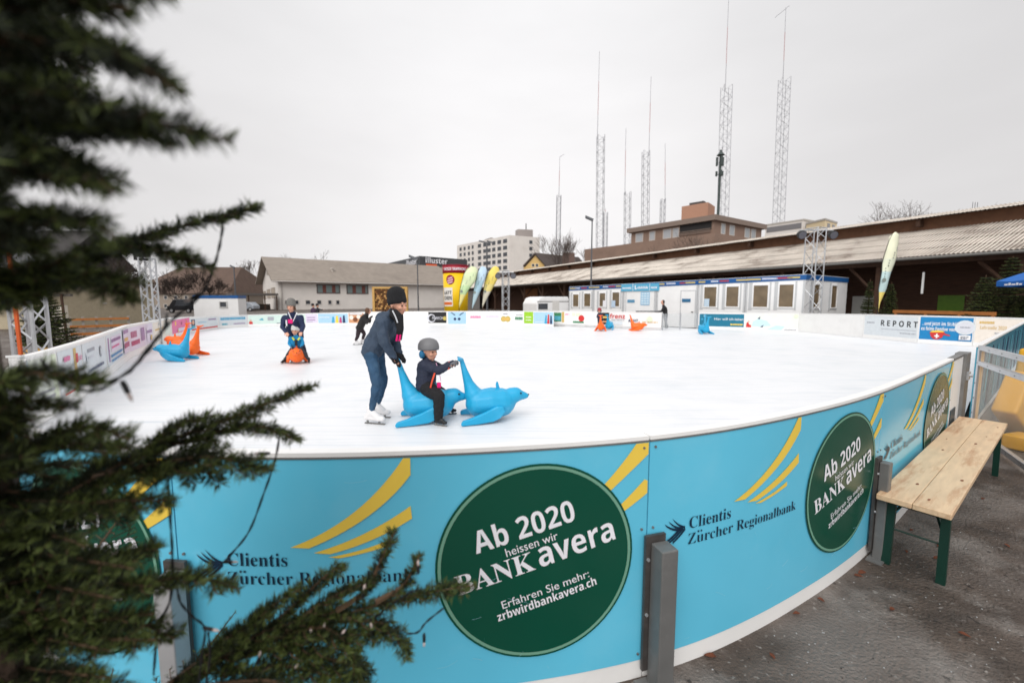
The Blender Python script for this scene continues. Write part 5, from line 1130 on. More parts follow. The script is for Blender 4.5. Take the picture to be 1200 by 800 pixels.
# ------------------------------------------------------------------ seal shaped skating aids
def make_seal(m, label, group):
    root = thing('skating_aid', (0, 0, 0), label, 'skating aid', group)
    K = [((-.405, 0, .835), (-.37, 0, .70), .03, .043), ((-.37, 0, .70), (-.315, 0, .52), .043, .07), ((-.315, 0, .52), (-.25, 0, .36), .07, .125), ((-.25, 0, .36), (-.17, 0, .23), .125, .19),
         ((-.17, 0, .23), (0, 0, .238), .19, .212), ((0, 0, .238), (.13, 0, .235), .212, .202), ((.12, 0, .22), (.2, 0, .25), .19, .15), ((.27, 0, .325), (.335, 0, .335), .112, .108), ((.335, 0, .335), (.44, 0, .322), .108, .06), ((.44, 0, .322), (.482, 0, .318), .058, .042)]
    for s in (-1, 1): K.append(((-.405, 0, .835), (-.45, s * .12, .86), .034, .018)); K.append(((.33, s * .05, .37), (.37, s * .05, .375), .03, .025))
    blob('body', K, .014, m, root, 5)
    for s in (-1, 1):
        prof = [(.17, .16), (.14, .235), (.06, .245), (-.1, .17), (-.28, .105), (-.4, .075), (-.43, .04), (-.42, .004), (-.2, .012), (0, .03), (.1, .07)]
        mb = MB(); yi = lambda x: s * (.165 + (.17 - x) * .17); q = [V((x, yi(x), z)) for x, z in prof]; q2 = [V((x, yi(x) + s * .06, z * (.95 if z > .05 else 1))) for x, z in prof]
        if s > 0: q, q2 = q2, q
        mb.hexa(q2, q); o = mb.build('flipper', m, root); b = o.modifiers.new('b', 'BEVEL'); b.width = .016; b.segments = 3; b.limit_method = 'ANGLE'
        mb = MB(); mb.ball((.40, s * .076, .37), .014, 8); mb.build('eye', M_black, root, True)
    mb = MB(); q = [(.065, .42), (.06, .485), (.072, .53), (.09, .525), (.105, .47), (.12, .42)]
    mb.hexa([V((x, -.016, z)) for x, z in q], [V((x, .016, z)) for x, z in q]); o = mb.build('dorsal_fin', m, root); b = o.modifiers.new('b', 'BEVEL'); b.width = .008; b.segments = 2
    mb = MB(); mb.ball((.518, 0, .332), .013, 8); mb.build('nose', M_black, root, True)
    return root
M_sb = mat('blue_plastic', c(30, 162, 208), .42, .06, 3, dirt=c(120, 190, 226), dscale=4, damt=.25, spec=.45)
M_so = mat('orange_plastic', c(250, 108, 28), .42, .05, 3, spec=.45)
GB, GO = 'blue seal skating aids on the ice', 'orange seal skating aids on the ice'
pb = make_seal(M_sb, 'blue seal skating aid gripped by the boy, in front of the one he rides', GB)
po = make_seal(M_so, 'orange seal skating aid under the toddler in the white hat', GO)
used_s = set()
def seal(proto, px, py, rz, local=(0, 0), label=None, sc=1):
    r_ = proto
    if proto.name in used_s: r_ = copy_tree(proto); r_['label'] = label
    used_s.add(proto.name); a = R(rz); p = G(px, py); lx, ly = local[0] * sc, local[1] * sc
    r_.location = (p.x - (math.cos(a) * lx - math.sin(a) * ly), p.y - (math.sin(a) * lx + math.cos(a) * ly), .18); r_.rotation_euler = (0, 0, a); r_.scale = (sc, sc, sc); return r_
FT, FB_ = (-.42, -.29), (-.42, .29)
s2 = seal(pb, 541, 499.5, 8, FT, sc=.98)
s1 = seal(pb, 464, 501, 8, FT, 'blue seal skating aid ridden by the boy in the grey helmet', .98)
seal(pb, 216.5, 424, 186, FB_, 'blue seal skating aid facing the left boards beside two orange ones', 1.0)
seal(pb, 714, 386, 60, (0, 0), 'blue seal skating aid beside an orange one at the low barrier', .95)
seal(pb, 824.5, 391, 95, (0, 0), 'blue seal skating aid alone before the teal board', .95)
s3 = seal(po, 348.5, 426, -64, (.1, 0), sc=.95)
seal(po, 226, 419, 176, FB_, 'orange seal skating aid just behind the blue one at the left boards', 1.02)
seal(po, 212, 411, 170, FB_, 'orange seal skating aid furthest back of the left group', 1.0)
seal(po, 704, 387.5, 75, (0, 0), 'orange seal skating aid upright beside a blue one at the low barrier', .95)
seal(po, 747, 387.5, -4, (0, 0), 'orange seal skating aid alone in profile at the low barrier', .95)
# ------------------------------------------------------------------ people
M_skin = mat('skin', c(214, 160, 136), .5, .06, 20, spec=.3)
M_lip = mat('lips', c(168, 92, 86), .5, .03)
M_eye = mat('eye_dark', (.015, .012, .01, 1), .2, 0)
def J(px, py, Y): return D(px, py, Y)
def basis(fwd):
    f = V(fwd).normalized(); s = f.cross(V((0, 0, 1))).normalized(); return f, s, s.cross(f).normalized()
def head_cones(hc, fwd, s):
    f, sd_, u = basis(fwd); p = lambda a, b, cc: hc + (f * a + sd_ * b + u * cc) * s
    K = [(p(-.012, 0, .022), p(-.012, 0, .022), .093 * s, .093 * s), (p(.02, 0, -.01), p(.035, 0, -.06), .076 * s, .058 * s), (p(.05, 0, -.085), p(.062, 0, -.092), .034 * s, .026 * s), (p(.088, 0, .012), p(.106, 0, -.022), .011 * s, .017 * s),
         (p(.07, -.03, .03), p(.07, .03, .03), .024 * s, .024 * s), (p(.064, -.036, -.025), p(.064, .036, -.025), .03 * s, .03 * s), (p(.083, 0, -.052), p(.083, 0, -.06), .02 * s, .02 * s)]
    for b in (-.088, .088): K.append((p(-.01, b, -.005), p(-.014, b, -.03), .018 * s, .013 * s))
    return K
def face_parts(root, hc, fwd, s):
    f, sd_, u = basis(fwd); p = lambda a, b, cc: hc + (f * a + sd_ * b + u * cc) * s
    for b in (-.034, .034):
        mb = MB(); mb.ball(p(.084, b, .004), .0105 * s, 8); mb.build('eye', M_eye, root, True)
        mb = MB(); mb.cone(p(.091, b * .55, .03), p(.083, b * 1.5, .03), .0045 * s, .003 * s, 6); mb.build('eyebrow', mat('brow', c(66, 46, 36), .8), root)
    mb = MB(); mb.cone(p(.097, -.018, -.058), p(.097, .018, -.058), .0055 * s, .0055 * s, 6); mb.build('mouth', M_lip, root)
def lathe(mb, o, up, prof, n=20, fwd=(1, 0, 0), sx=1):
    u = V(up).normalized(); a = u.cross(V(fwd)).normalized(); b = a.cross(u); rows = []
    for r_, z in prof: rows.append(mb.pts([o + u * z + (b * math.cos(2 * math.pi * q / n) * sx + a * math.sin(2 * math.pi * q / n)) * r_ for q in range(n)]))
    for i, j in zip(rows, rows[1:]):
        for q in range(n): mb.f.append([i + q, i + (q + 1) % n, j + (q + 1) % n, j + q]); mb.m.append(mb.k)
    mb.f.append([rows[-1] + q for q in range(n)]); mb.m.append(mb.k); mb.f.append([rows[0] + q for q in range(n - 1, -1, -1)]); mb.m.append(mb.k)
def hand_cones(wr, d, lat, curl, s):
    """palm, four fingers closing round what is held, and a thumb leaving the side of the palm"""
    d, lat, curl = V(d).normalized(), V(lat).normalized(), V(curl).normalized(); K = []
    for i in (-1, 0, 1): K.append((wr + lat * i * .016 * s, wr + d * .075 * s + lat * i * .026 * s, .019 * s, .018 * s))
    for i, l in enumerate((.9, 1.05, 1, .8)):
        k0 = wr + d * .08 * s + lat * (i - 1.5) * .021 * s; k1 = k0 + (d * .8 + curl * .5).normalized() * .04 * l * s; k2 = k1 + (curl - d * .25).normalized() * .03 * l * s; k3 = k2 + (curl * .5 - d).normalized() * .022 * l * s
        K += [(k0, k1, .0115 * s, .0105 * s), (k1, k2, .0105 * s, .0095 * s), (k2, k3, .0095 * s, .008 * s)]
    t0 = wr + d * .025 * s - lat * .032 * s; t1 = t0 + (d * .5 - lat * .6 + curl * .5).normalized() * .038 * s; t2 = t1 + (d * .6 + curl * .8 + lat * .2).normalized() * .032 * s
    K += [(t0, t1, .015 * s, .0125 * s), (t1, t2, .0125 * s, .01 * s)]
    return K
def skate(root, ank, toe_dir, s, m, zi=.18, blade=True):
    d = V((toe_dir[0], toe_dir[1], 0)).normalized(); g_ = V((ank.x, ank.y, zi)); hz = .05 * s if blade else .015
    heel = g_ - d * .06 * s + V((0, 0, hz + .035 * s)); toe = g_ + d * .17 * s + V((0, 0, hz + .03 * s))
    b = blob('skate' if blade else 'shoe', [(ank + V((0, 0, .06 * s)), ank, .056 * s, .05 * s), (ank, heel, .05 * s, .04 * s), (ank + d * .03 * s, toe - d * .07 * s + V((0, 0, .02)), .05 * s, .043 * s), (heel, toe, .038 * s, .036 * s), (toe - d * .06 * s, toe, .042 * s, .034 * s)], .01 * max(s, .8), m, root, 3)
    if blade:
        lat = V((-d.y, d.x, 0)) * .0025; mb = MB(); q = [(-.1, 0), (.19, 0), (.215, .012), (.2, .02), (-.09, .02)]
        mb.hexa([g_ + d * a * s + V((0, 0, z)) - lat for a, z in q], [g_ + d * a * s + V((0, 0, z)) + lat for a, z in q])
        for a in (-.05, .12): mb.box(g_.x + d.x * a * s - .012, g_.x + d.x * a * s + .012, g_.y + d.y * a * s - .012, g_.y + d.y * a * s + .012, zi + .018, zi + hz + .012)
        mb.build('blade', M_steel, b)
def person(label, P, s, fwd, cols, vox=.012, gloves=None, hat=None, toe=((1, 0), (1, 0)), skates=None, zi=.18, face=True, hair=None, group=None, bulk=1, blade=True, disp=True):
    base = (P['anL'] + P['anR']) / 2; root = thing('person', (base.x, base.y, zi), label, 'person', group)
    j = P; B_ = []
    B_ += head_cones(j['head'], fwd, s * P.get('hs', 1))
    B_ += [(j['neck'], j['head'] - V((0, 0, .05 * s)), .055 * s, .05 * s), (j['chest'], j['neck'], .09 * s, .055 * s), (j['chest'], j['hip'], .1 * s, .1 * s)]
    for k in 'LR':
        B_ += [(j['chest'], j['sh' + k], .08 * s, .05 * s), (j['sh' + k], j['el' + k], .046 * s, .036 * s), (j['el' + k], j['wr' + k], .036 * s, .026 * s), (j['hip'], j['th' + k], .09 * s, .075 * s), (j['th' + k], j['kn' + k], .075 * s, .052 * s), (j['kn' + k], j['an' + k], .05 * s, .036 * s)]
        hd = (j['ha' + k] - j['wr' + k]); lat = P.get('lat', V((0, 1, 0)))
        B_ += hand_cones(j['wr' + k], hd, lat, P.get('curl', V((0, 0, -1))), s * .95)
    body = blob('body', B_, vox * .75, M_skin, root, 2)
    if face: face_parts(root, j['head'], fwd, s * P.get('hs', 1))
    w_ = .085 * s * bulk; sh = (j['shR'] - j['shL']); lat = sh.normalized() if sh.length > 0 else V((0, 1, 0))
    K = []
    for sg in (-1, 1):
        o = lat * sg * .075 * s
        K += [(j['chest'] + o, j['hip'] + o, .125 * s * bulk, .125 * s * bulk), (j['chest'] + o, j['neck'] + o * .5 - V((0, 0, .02 * s)), .12 * s * bulk, .075 * s * bulk)]
    for k in 'LR':
        K += [(j['chest'], j['sh' + k], .11 * s * bulk, .08 * s * bulk), (j['sh' + k], j['el' + k], .078 * s * bulk, .062 * s * bulk), (j['el' + k], j['wr' + k], .062 * s * bulk, .046 * s * bulk)]
    K += [(j['neck'], j['neck'] + (j['head'] - j['neck']) * .22, .075 * s, .068 * s)]
    K += P.get('jx', [])
    jk = blob('jacket', K, vox, cols[0], root, 4, disp=(.042 * s, .1 * s) if disp else None)
    K = []
    for k in 'LR': K += [(j['hip'], j['th' + k], .115 * s, .1 * s), (j['th' + k], j['kn' + k], .095 * s * P.get('tb', 1), .068 * s * P.get('tb', 1)), (j['kn' + k], j['an' + k] + (j['kn' + k] - j['an' + k]) * .12, .068 * s * P.get('tb', 1), .052 * s * P.get('tb', 1.0))]
    blob('trousers', K, vox, cols[1], root, 3, disp=(.03 * s, .08 * s) if disp else None)
    if gloves:
        for k in 'LR': blob('glove', hand_cones(j['wr' + k] - (j['ha' + k] - j['wr' + k]).normalized() * .02 * s, j['ha' + k] - j['wr' + k], P.get('lat', V((0, 1, 0))), P.get('curl', V((0, 0, -1))), s * 1.28) + [(j['wr' + k] - (j['ha' + k] - j['wr' + k]).normalized() * .05 * s, j['wr' + k], .044 * s, .04 * s)], vox * .62, gloves, root, 2)
    for i, k in enumerate('LR'): skate(root, j['an' + k], toe[i], s, skates or M_black, zi, blade)
    f, sd_, u = basis(fwd); hs = s * P.get('hs', 1); hc = j['head']
    if hair: blob('hair', [(hc + (f * -.03 + u * .02) * hs, hc + (f * -.04 + u * .03) * hs, .104 * hs, .1 * hs), (hc + (f * -.05 - u * .04) * hs, hc + (f * -.055 - u * .1) * hs, .075 * hs, .05 * hs)] + [(hc + (f * -.0 + sd_ * b - u * .01) * hs, hc + (f * -.02 + sd_ * b - u * .09) * hs, .028 * hs, .02 * hs) for b in (-.085, .085)], vox, hair, root, 2)
    if hat:
        up = (u * 1 - f * .36).normalized(); o = hc + (u * .022 - f * .016) * hs; mb = MB()
        if hat[0] == 'beanie':
            lathe(mb, o, up, [(.095 * hs, -.018 * hs), (.108 * hs, -.02 * hs), (.1115 * hs, .01 * hs), (.112 * hs, .045 * hs), (.1095 * hs, .05 * hs), (.109 * hs, .09 * hs), (.1 * hs, .13 * hs), (.08 * hs, .163 * hs), (.048 * hs, .183 * hs), (.012 * hs, .19 * hs)], 24, f); ob = mb.build('beanie', hat[1], root, True)
        else:
            up = (u - f * .12).normalized(); o = hc + (u * .02 - f * .012) * hs
            lathe(mb, o, up, [(.112 * hs, .0), (.124 * hs, .0), (.127 * hs, .03 * hs), (.121 * hs, .075 * hs), (.1 * hs, .115 * hs), (.064 * hs, .14 * hs), (.02 * hs, .15 * hs)], 26, f, 1.12); ob = mb.build('helmet', hat[1], root, True)
            for b in (-1, 1):
                mb = MB(); mb.ball(hc + (sd_ * b * .1 - f * .03 - u * .035) * hs, .05 * hs, 12, sx=.8, sy=.8, sz=1.1); mb.build('ear_pad', hat[2], ob, True)
            blob('chin_strap', [(hc + (sd_ * b * .085 - f * .0 - u * .05) * hs, hc + (f * .045 - u * .115) * hs, .008, .008) for b in (-1, 1)], .007, M_black, root, 1)
    return root, jk
# woman pushing
gN, gF = G(437, 496.5), G(446, 489); Yn, Yf = gN.y, gF.y; Yc = (Yn + Yf) / 2
P = dict(head=J(466.5, 357, Yc - .02), neck=J(458, 369, Yc), chest=J(452, 382, Yc), hip=J(437.5, 409, Yc + .02),
         shL=J(448.5, 377, Yc - .2), elL=J(450, 401, Yc - .25), wrL=J(460.5, 417, Yc - .16), haL=J(466.5, 425, Yc - .1),
         shR=J(458, 376, Yc + .2), elR=J(463, 397, Yc + .22), wrR=J(467, 413, Yc + .12), haR=J(472, 420, Yc + .06),
         thL=J(435, 416, Yc - .1), knL=J(441.5, 450, Yn - .04), anL=V((gN.x - .06, Yn, .315)),
         thR=J(443, 416, Yc + .1), knR=J(449.5, 447.5, Yf), anR=V((gF.x - .06, Yf, .315)), lat=V((.2, 1, .1)), curl=V((.5, 0, -.9)), hs=1.12, tb=.9)
P['anL'] = V((J(434.5, 481, Yn).x, Yn, .33)); P['anR'] = V((J(441, 475, Yf).x, Yf, .33))
P['jx'] = [(J(447, 373, Yc), J(452, 371, Yc), .085, .075)]
M_jkt = mat('slate_jacket', c(56, 70, 88), .75, .14, 14, bump=.35, bscale=26)
M_jean = mat('blue_denim', c(48, 78, 106), .85, .24, 9, bump=.3, bscale=70, dirt=c(96, 132, 158), dscale=3.5, damt=.45)
M_knit = mat('black_knit', (.014, .014, .016, 1), .95, .3, 60, bump=.8, bscale=120)
M_wskate = mat('white_leather', c(228, 226, 226), .45, .04, 9)
wm, jk = person('woman in a black beanie and slate jacket pushing the boy on the blue seal', P, 1.0, (1, -.45, -.22), (M_jkt, M_jean), .011, M_knit, ('beanie', M_knit), ((.95, -.25), (.95, -.15)), M_wskate, bulk=1.1)
mb = MB(); sc_ = [J(461, 366, Yc - .12), J(467, 372, Yc - .16), J(469, 385, Yc - .2), J(467.5, 398, Yc - .2)]
mb.ring(sc_, [.06, .065, .045, .036], 10); mb.ring([J(457, 367, Yc - .1), J(466, 370.5, Yc - .03), J(467, 368, Yc + .1)], [.065, .085, .06], 12); mb.build('scarf', M_knit, wm, True)
for k in (0, 1):
    mb = MB(); mb.ring([J(466 + k * 3.4, 392, Yc - .25), J(464.6 + k * 3.4, 399.5, Yc - .25)], [.012, .014], 6); mb.build('pink_tassel', mat('magenta_wool', c(214, 24, 110), .9, .1), wm)
mb = MB(); mb.ring([J(460, 364, Yc - .2), J(463.5, 371, Yc - .24), J(466, 378, Yc - .26)], .009, 6); mb.build('drawstring', flat(190, 192, 196), wm)
# boy riding
Ys = s1.location.y + .02
P = dict(head=J(503, 411.5, Ys), neck=J(501, 422, Ys), chest=J(500.5, 431, Ys), hip=J(499, 451, Ys),
         shL=J(497.5, 427.5, Ys - .12), elL=J(513, 434.5, Ys - .17), wrL=J(526.5, 428, Ys - .12), haL=J(534, 423.5, Ys - .1),
         shR=J(505, 427, Ys + .12), elR=J(517, 432, Ys + .15), wrR=J(530, 425.5, Ys + .05), haR=J(537, 421.5, Ys + .02),
         thL=J(501.5, 455, Ys - .1), knL=J(514.5, 464, Ys - .25), anL=J(513.5, 487, Ys - .27), thR=J(505, 455, Ys + .1), knR=J(521, 463, Ys + .22), anR=J(524, 485, Ys + .27), hs=1.58, lat=V((.1, 1, .1)), curl=V((.4, 0, -.9)), tb=1.75)
for k in 'LR': P['an' + k].z = .18 + .085
M_bj = mat('navy_jacket', c(38, 44, 62), .75, .12, 16, bump=.35, bscale=30)
M_bt = mat('black_trousers', c(26, 26, 29), .85, .2, 14, bump=.3, bscale=30)
boy, jk = person('boy in a grey helmet and navy jacket riding the blue seal', P, .66, (1, -.55, -.12), (M_bj, M_bt), .008, mat('grey_glove', c(104, 104, 108), .9, .12, 40), ('helmet', mat('grey_helmet', c(112, 112, 114), .5, .06, 9), mat('blue_pad', c(30, 100, 140), .7)), ((.9, -.4), (.95, .2)), mat('black_skate', c(22, 23, 27), .4, .2, 20), bulk=1.42)
mb = MB(); mb.ring([J(509.5, 437, Ys - .235), J(506.5, 446, Ys - .245), J(504.5, 454, Ys - .235)], .011, 6); mb.build('orange_zip', mat('orange_trim', c(232, 84, 50), .6), boy)
for k, (a, b) in enumerate(((P['wrL'], P['haL']), (P['wrR'], P['haR']))):
    d = (b - a).normalized(); mb = MB(); mb.ring([a - d * .045, a - d * .015], [.043, .045], 12); mb.build('orange_cuff', mat('orange_trim', c(232, 84, 50), .6), boy)
mb = MB(); mb.ring([J(511, 425, Ys - .16), J(515, 437, Ys - .18), J(516.5, 446, Ys - .17)], .005, 5); mb.build('lanyard', flat(206, 160, 190), boy)
mb = MB(); p = J(514.5, 451, Ys - .2); mb.box(p.x - .025, p.x + .025, p.y - .006, p.y + .006, p.z - .035, p.z + .035); mb.build('pass_card', mat('magenta_wool', c(214, 24, 110), .9, .1), boy)
# mother and toddler
Ym = G(352, 427).y + .35
P = dict(head=J(341, 359, Ym - .28), neck=J(342, 367.5, Ym - .2), chest=J(343.5, 376, Ym - .12), hip=J(347, 395, Ym + .12),
         shL=J(333.5, 372.5, Ym - .16), elL=J(331, 383, Ym - .22), wrL=J(335.5, 389.5, Ym - .42), haL=J(337.5, 392.5, Ym - .5), shR=J(352, 372, Ym - .16), elR=J(355, 382, Ym - .22), wrR=J(353.5, 388.5, Ym - .42), haR=J(352, 391.5, Ym - .5),
         thL=J(343.5, 399, Ym + .12), knL=J(345, 411, Ym + .1), anL=J(344, 423, Ym + .2), thR=J(351, 399, Ym + .12), knR=J(356, 411, Ym + .1), anR=J(359, 421, Ym + .2), lat=V((1, .1, 0)), curl=V((0, -.3, -1)), hs=1)
for k in 'LR': P['an' + k].z = .31
M_nv = mat('navy_coat', c(28, 40, 72), .75, .12, 14, bump=.3, bscale=26)
mo, jk = person('mother in a navy coat and grey knit hat bending over her toddler', P, .98, (.05, -1, -.3), (M_nv, mat('navy_trousers', c(30, 38, 62), .8, .1)), .014, None, ('beanie', mat('grey_knit', c(118, 116, 112), .95, .2, 60, bump=.6, bscale=120)), ((.1, -1), (.2, -1)), M_wskate, hair=mat('brown_hair', c(92, 64, 46), .7, .2, 40))
for a in (-1, 1):
    mb = MB(); mb.ring([J(343 + a * 5, 366, Ym - .36), J(343 + a * 2.5, 372, Ym - .4), J(343, 377, Ym - .4)], .011, 5); mb.build('white_cord', flat(226, 226, 230), mo)
mb = MB(); p = J(340.5, 376.5, Ym - .46); mb.box(p.x - .06, p.x + .05, p.y - .01, p.y + .01, p.z - .05, p.z + .05); mb.build('pass_card', mat('magenta_wool', c(214, 24, 110)), mo)
mb = MB(); mb.ring([J(335.5, 375, Ym - .36), J(336, 382, Ym - .36)], .018, 6); mb.build('white_stripe', flat(226, 226, 230), mo)
Yt = s3.location.y + .0; q = s3.location
P = dict(head=J(346, 387.5, Yt), neck=J(346.5, 394, Yt), chest=J(347, 398, Yt), hip=J(347.5, 407, Yt + .02), shL=J(340.5, 396, Yt), elL=J(338.5, 402, Yt - .05), wrL=J(342, 406.5, Yt - .14), haL=J(344, 408, Yt - .18), shR=J(352.5, 396, Yt), elR=J(355.5, 402, Yt - .05), wrR=J(352, 406.5, Yt - .14), haR=J(350.5, 408, Yt - .18),
         thL=J(343.5, 408.5, Yt - .02), knL=J(338.5, 414, Yt - .1), anL=J(334, 423, Yt - .02), thR=J(351.5, 408.5, Yt - .02), knR=J(356.5, 413.5, Yt - .1), anR=J(362, 422, Yt - .02), hs=1.5, lat=V((1, 0, 0)), curl=V((0, -.3, -1)), tb=1.2)
for k in 'LR': P['an' + k].z = .265
to, jk = person('toddler in a white hat and turquoise jacket on the orange seal', P, .6, (.1, -1, -.2), (mat('turquoise_jacket', c(20, 136, 190), .7, .1, 14), mat('charcoal_trousers', c(58, 58, 62), .85, .15)), .013, mat('dark_glove', c(44, 48, 60), .9, .1), ('beanie', mat('white_knit', c(214, 214, 210), .95, .1, 60)), ((-.5, -1), (.5, -1)), M_black)
for a in (-1, 1):
    mb = MB(); mb.ring([J(347 + a * 4.4, 395.5, Yt - .1), J(347 + a * 2, 398.5, Yt - .13)], .022, 6); mb.build('yellow_patch', flat(216, 226, 70), to)
mb = MB(); mb.ring([J(347, 398, Yt - .13), J(347, 405, Yt - .13)], .03, 6); mb.build('dark_front_panel', M_black, to)
# lone skater in black
Yk = G(416, 404).y
P = dict(head=J(431.5, 364.5, Yk), neck=J(429.5, 368, Yk), chest=J(427, 373, Yk), hip=J(421.5, 384, Yk), shL=J(425.5, 371.5, Yk - .17), elL=J(430, 378, Yk - .2), wrL=J(433, 374, Yk - .1), haL=J(434, 371.5, Yk - .1), shR=J(429, 371, Yk + .17), elR=J(433, 377, Yk + .2), wrR=J(434, 373, Yk + .1), haR=J(435, 371, Yk + .1),
         thL=J(420.5, 386, Yk - .08), knL=J(419, 394, Yk - .05), anL=J(416.5, 401, Yk), thR=J(423.5, 386, Yk + .08), knR=J(427, 391, Yk + .08), anR=J(425, 399, Yk + .25), hs=.95)
P['anL'].z = .31; P['anR'].z = .36
person('skater in black with brown hair gliding away behind the woman', P, .95, (.8, .5, -.25), (mat('black_coat', c(34, 33, 34), .8, .15), mat('dark_plum_trousers', c(48, 36, 42), .8, .1)), .018, M_knit, None, ((.9, .3), (.9, .3)), M_wskate, hair=mat('brown_hair', c(92, 64, 46)), face=False)
# man at the barrier
Yq = 24.6; zf = D(780, 384.5, Yq).z
P = dict(head=J(776.5, 354, Yq), neck=J(777.5, 358, Yq), chest=J(779, 361.5, Yq), hip=J(780, 370, Yq), shL=J(778, 360, Yq - .2), elL=J(775.5, 364.5, Yq - .25), wrL=J(770.5, 365, Yq - .2), haL=J(768, 365, Yq - .2), shR=J(779.5, 360, Yq + .2), elR=J(776, 364.5, Yq + .25), wrR=J(771, 365, Yq + .2), haR=J(768.5, 365, Yq + .2),
         thL=J(779.5, 371.5, Yq - .09), knL=J(780.5, 378, Yq - .1), anL=J(782, 383, Yq - .1), thR=J(780.5, 371.5, Yq + .09), knR=J(780, 378, Yq + .1), anR=J(780, 383, Yq + .12), hs=1)
for k in 'LR': P['an' + k].z = zf + .09
person('person in a black jacket and grey trousers leaning at the barrier end', P, .98, (-1, -.3, -.2), (mat('black_coat', c(0, 0, 0)), mat('grey_trousers', c(104, 104, 108), .85, .12)), .02, None, None, ((-.6, -.8), (-.4, -.9)), M_black, zi=zf, hair=mat('dark_hair', c(40, 30, 26), .7, .1), face=False, blade=False)
a, b = D(746, 364.4, 24.1), D(771, 365.2, 23.9); f = Face(a, b); root = thing('counter_table', (a.x, a.y, zf), 'narrow dark topped table behind the low barrier', 'table'); z = a.z
mb = MB(); mb.fbox(f, 0, f.len, z - .05, z, -.5, .0); mb.build('table_top', flat(40, 40, 42), root)
for u in (.05, f.len - .1):
    for w0 in (-.47, -.08):
        mb = MB(); mb.fbox(f, u, u + .05, 0.1, z - .052, w0, w0 + .05); mb.build('leg', M_lamp, root)
# small child at the far seals
Yq = G(704, 387).y + .45
P = dict(head=J(702.5, 364, Yq), neck=J(702.5, 367, Yq), chest=J(702.5, 369.5, Yq), hip=J(703, 376, Yq), shL=J(700.5, 368.5, Yq), elL=J(699.8, 371.5, Yq - .1), wrL=J(700.5, 372.5, Yq - .25), haL=J(700.8, 372.5, Yq - .3), shR=J(705, 368.5, Yq), elR=J(705.8, 371.5, Yq - .1), wrR=J(705, 372.5, Yq - .25), haR=J(704.8, 372.5, Yq - .3), thL=J(702, 377, Yq), knL=J(702, 381, Yq - .05), anL=J(702, 385, Yq), thR=J(704, 377, Yq), knR=J(704.3, 381, Yq - .05), anR=J(704.5, 385, Yq), hs=1.4)
for k in 'LR': P['an' + k].z = .26
person('small child in a red helmet behind the far orange seal', P, .64, (-.2, -1, -.2), (mat('navy_red_coat', c(44, 44, 66), .8, .1), M_bt), .018, None, ('helmet', flat(150, 50, 60), M_black), ((0, -1), (0, -1)), M_black, face=False)
# two figures beyond the boards
for (px, Yq, col, lab, arm) in ((367, 29.5, (70, 48, 76), 'child in a plum jacket beyond the far boards', 0), (372, 31, (40, 38, 48), 'child in dark clothes stretching an arm beyond the far boards', 1)):
    P = dict(head=J(px, 358.5, Yq), neck=J(px, 361, Yq), chest=J(px, 363, Yq), hip=J(px, 368, Yq), shL=J(px - 2, 362.2, Yq), elL=J(px - 2.6, 365, Yq), wrL=J(px - 2.3, 367, Yq), haL=J(px - 2.2, 368, Yq), shR=J(px + 2, 362.2, Yq), elR=J(px + (4 if arm else 2.6), 363 if arm else 365, Yq), wrR=J(px + (6.5 if arm else 2.2), 362.5 if arm else 367, Yq), haR=J(px + (7.2 if arm else 2.1), 362.5 if arm else 368, Yq),
             thL=J(px - 1, 369, Yq), knL=J(px - 1, 373, Yq), anL=J(px - 1, 377, Yq), thR=J(px + 1, 369, Yq), knR=J(px + 1, 373, Yq), anR=J(px + 1, 377, Yq), hs=1.3)
    for k in 'LR': P['an' + k].z = .08
    person(lab, P, .7, (1, -.5, 0), (mat('coat_%d' % px, c(*col), .8, .1), M_bt), .025, None, ('beanie', M_knit), ((0, -1), (0, -1)), M_black, zi=0, face=False, blade=False)
# ------------------------------------------------------------------ small firs
M_needle = mat('fir_needles', c(33, 41, 20), .6, .45, 14, spec=.3)
M_needle2 = mat('fir_needles_young', c(84, 96, 46), .6, .3, 14, spec=.3)
M_twig = mat('fir_twig', c(86, 66, 48), .85, .2, 20)
def needles(mb, path, rr, dens, ln, wd, k0, k1, up=V((0, 0, 1)), tipfrac=.75, flat=.5):
    """needles set all round a twig; k1 = paler young needles near the tip"""
    seg = [(a, b, (b - a).length) for a, b in zip(path, path[1:])]; T = sum(x[2] for x in seg); done = 0
    for a, b, l in seg:
        if l < 1e-6: continue
        d = (b - a) / l; s = d.cross(up)
        if s.length < 1e-3: s = V((1, 0, 0))
        s.normalize(); u = s.cross(d)
        for i in range(max(1, int(l * dens))):
            t = rr.random(); p = a + d * (l * t); fr = (done + l * t) / T; an = rr.uniform(0, 6.283)
            o = s * math.cos(an) + u * (math.sin(an) * flat + .12); o.normalize(); q = (d * rr.uniform(.35, .95) + o).normalized(); L_ = ln * rr.uniform(.7, 1.15) * (1 - .35 * max(0, fr - .85) / .15)
            w_ = q.cross(V((rr.uniform(-1, 1), rr.uniform(-1, 1), rr.uniform(-1, 1))));
            if w_.length < .05: continue
            w_ = w_.normalized() * wd * .5; m_ = p + q * L_ * .45
            mb.face([p, m_ + w_, p + q * L_, m_ - w_], k1 if (fr > tipfrac and rr.random() < .7) else k0)
        done += l
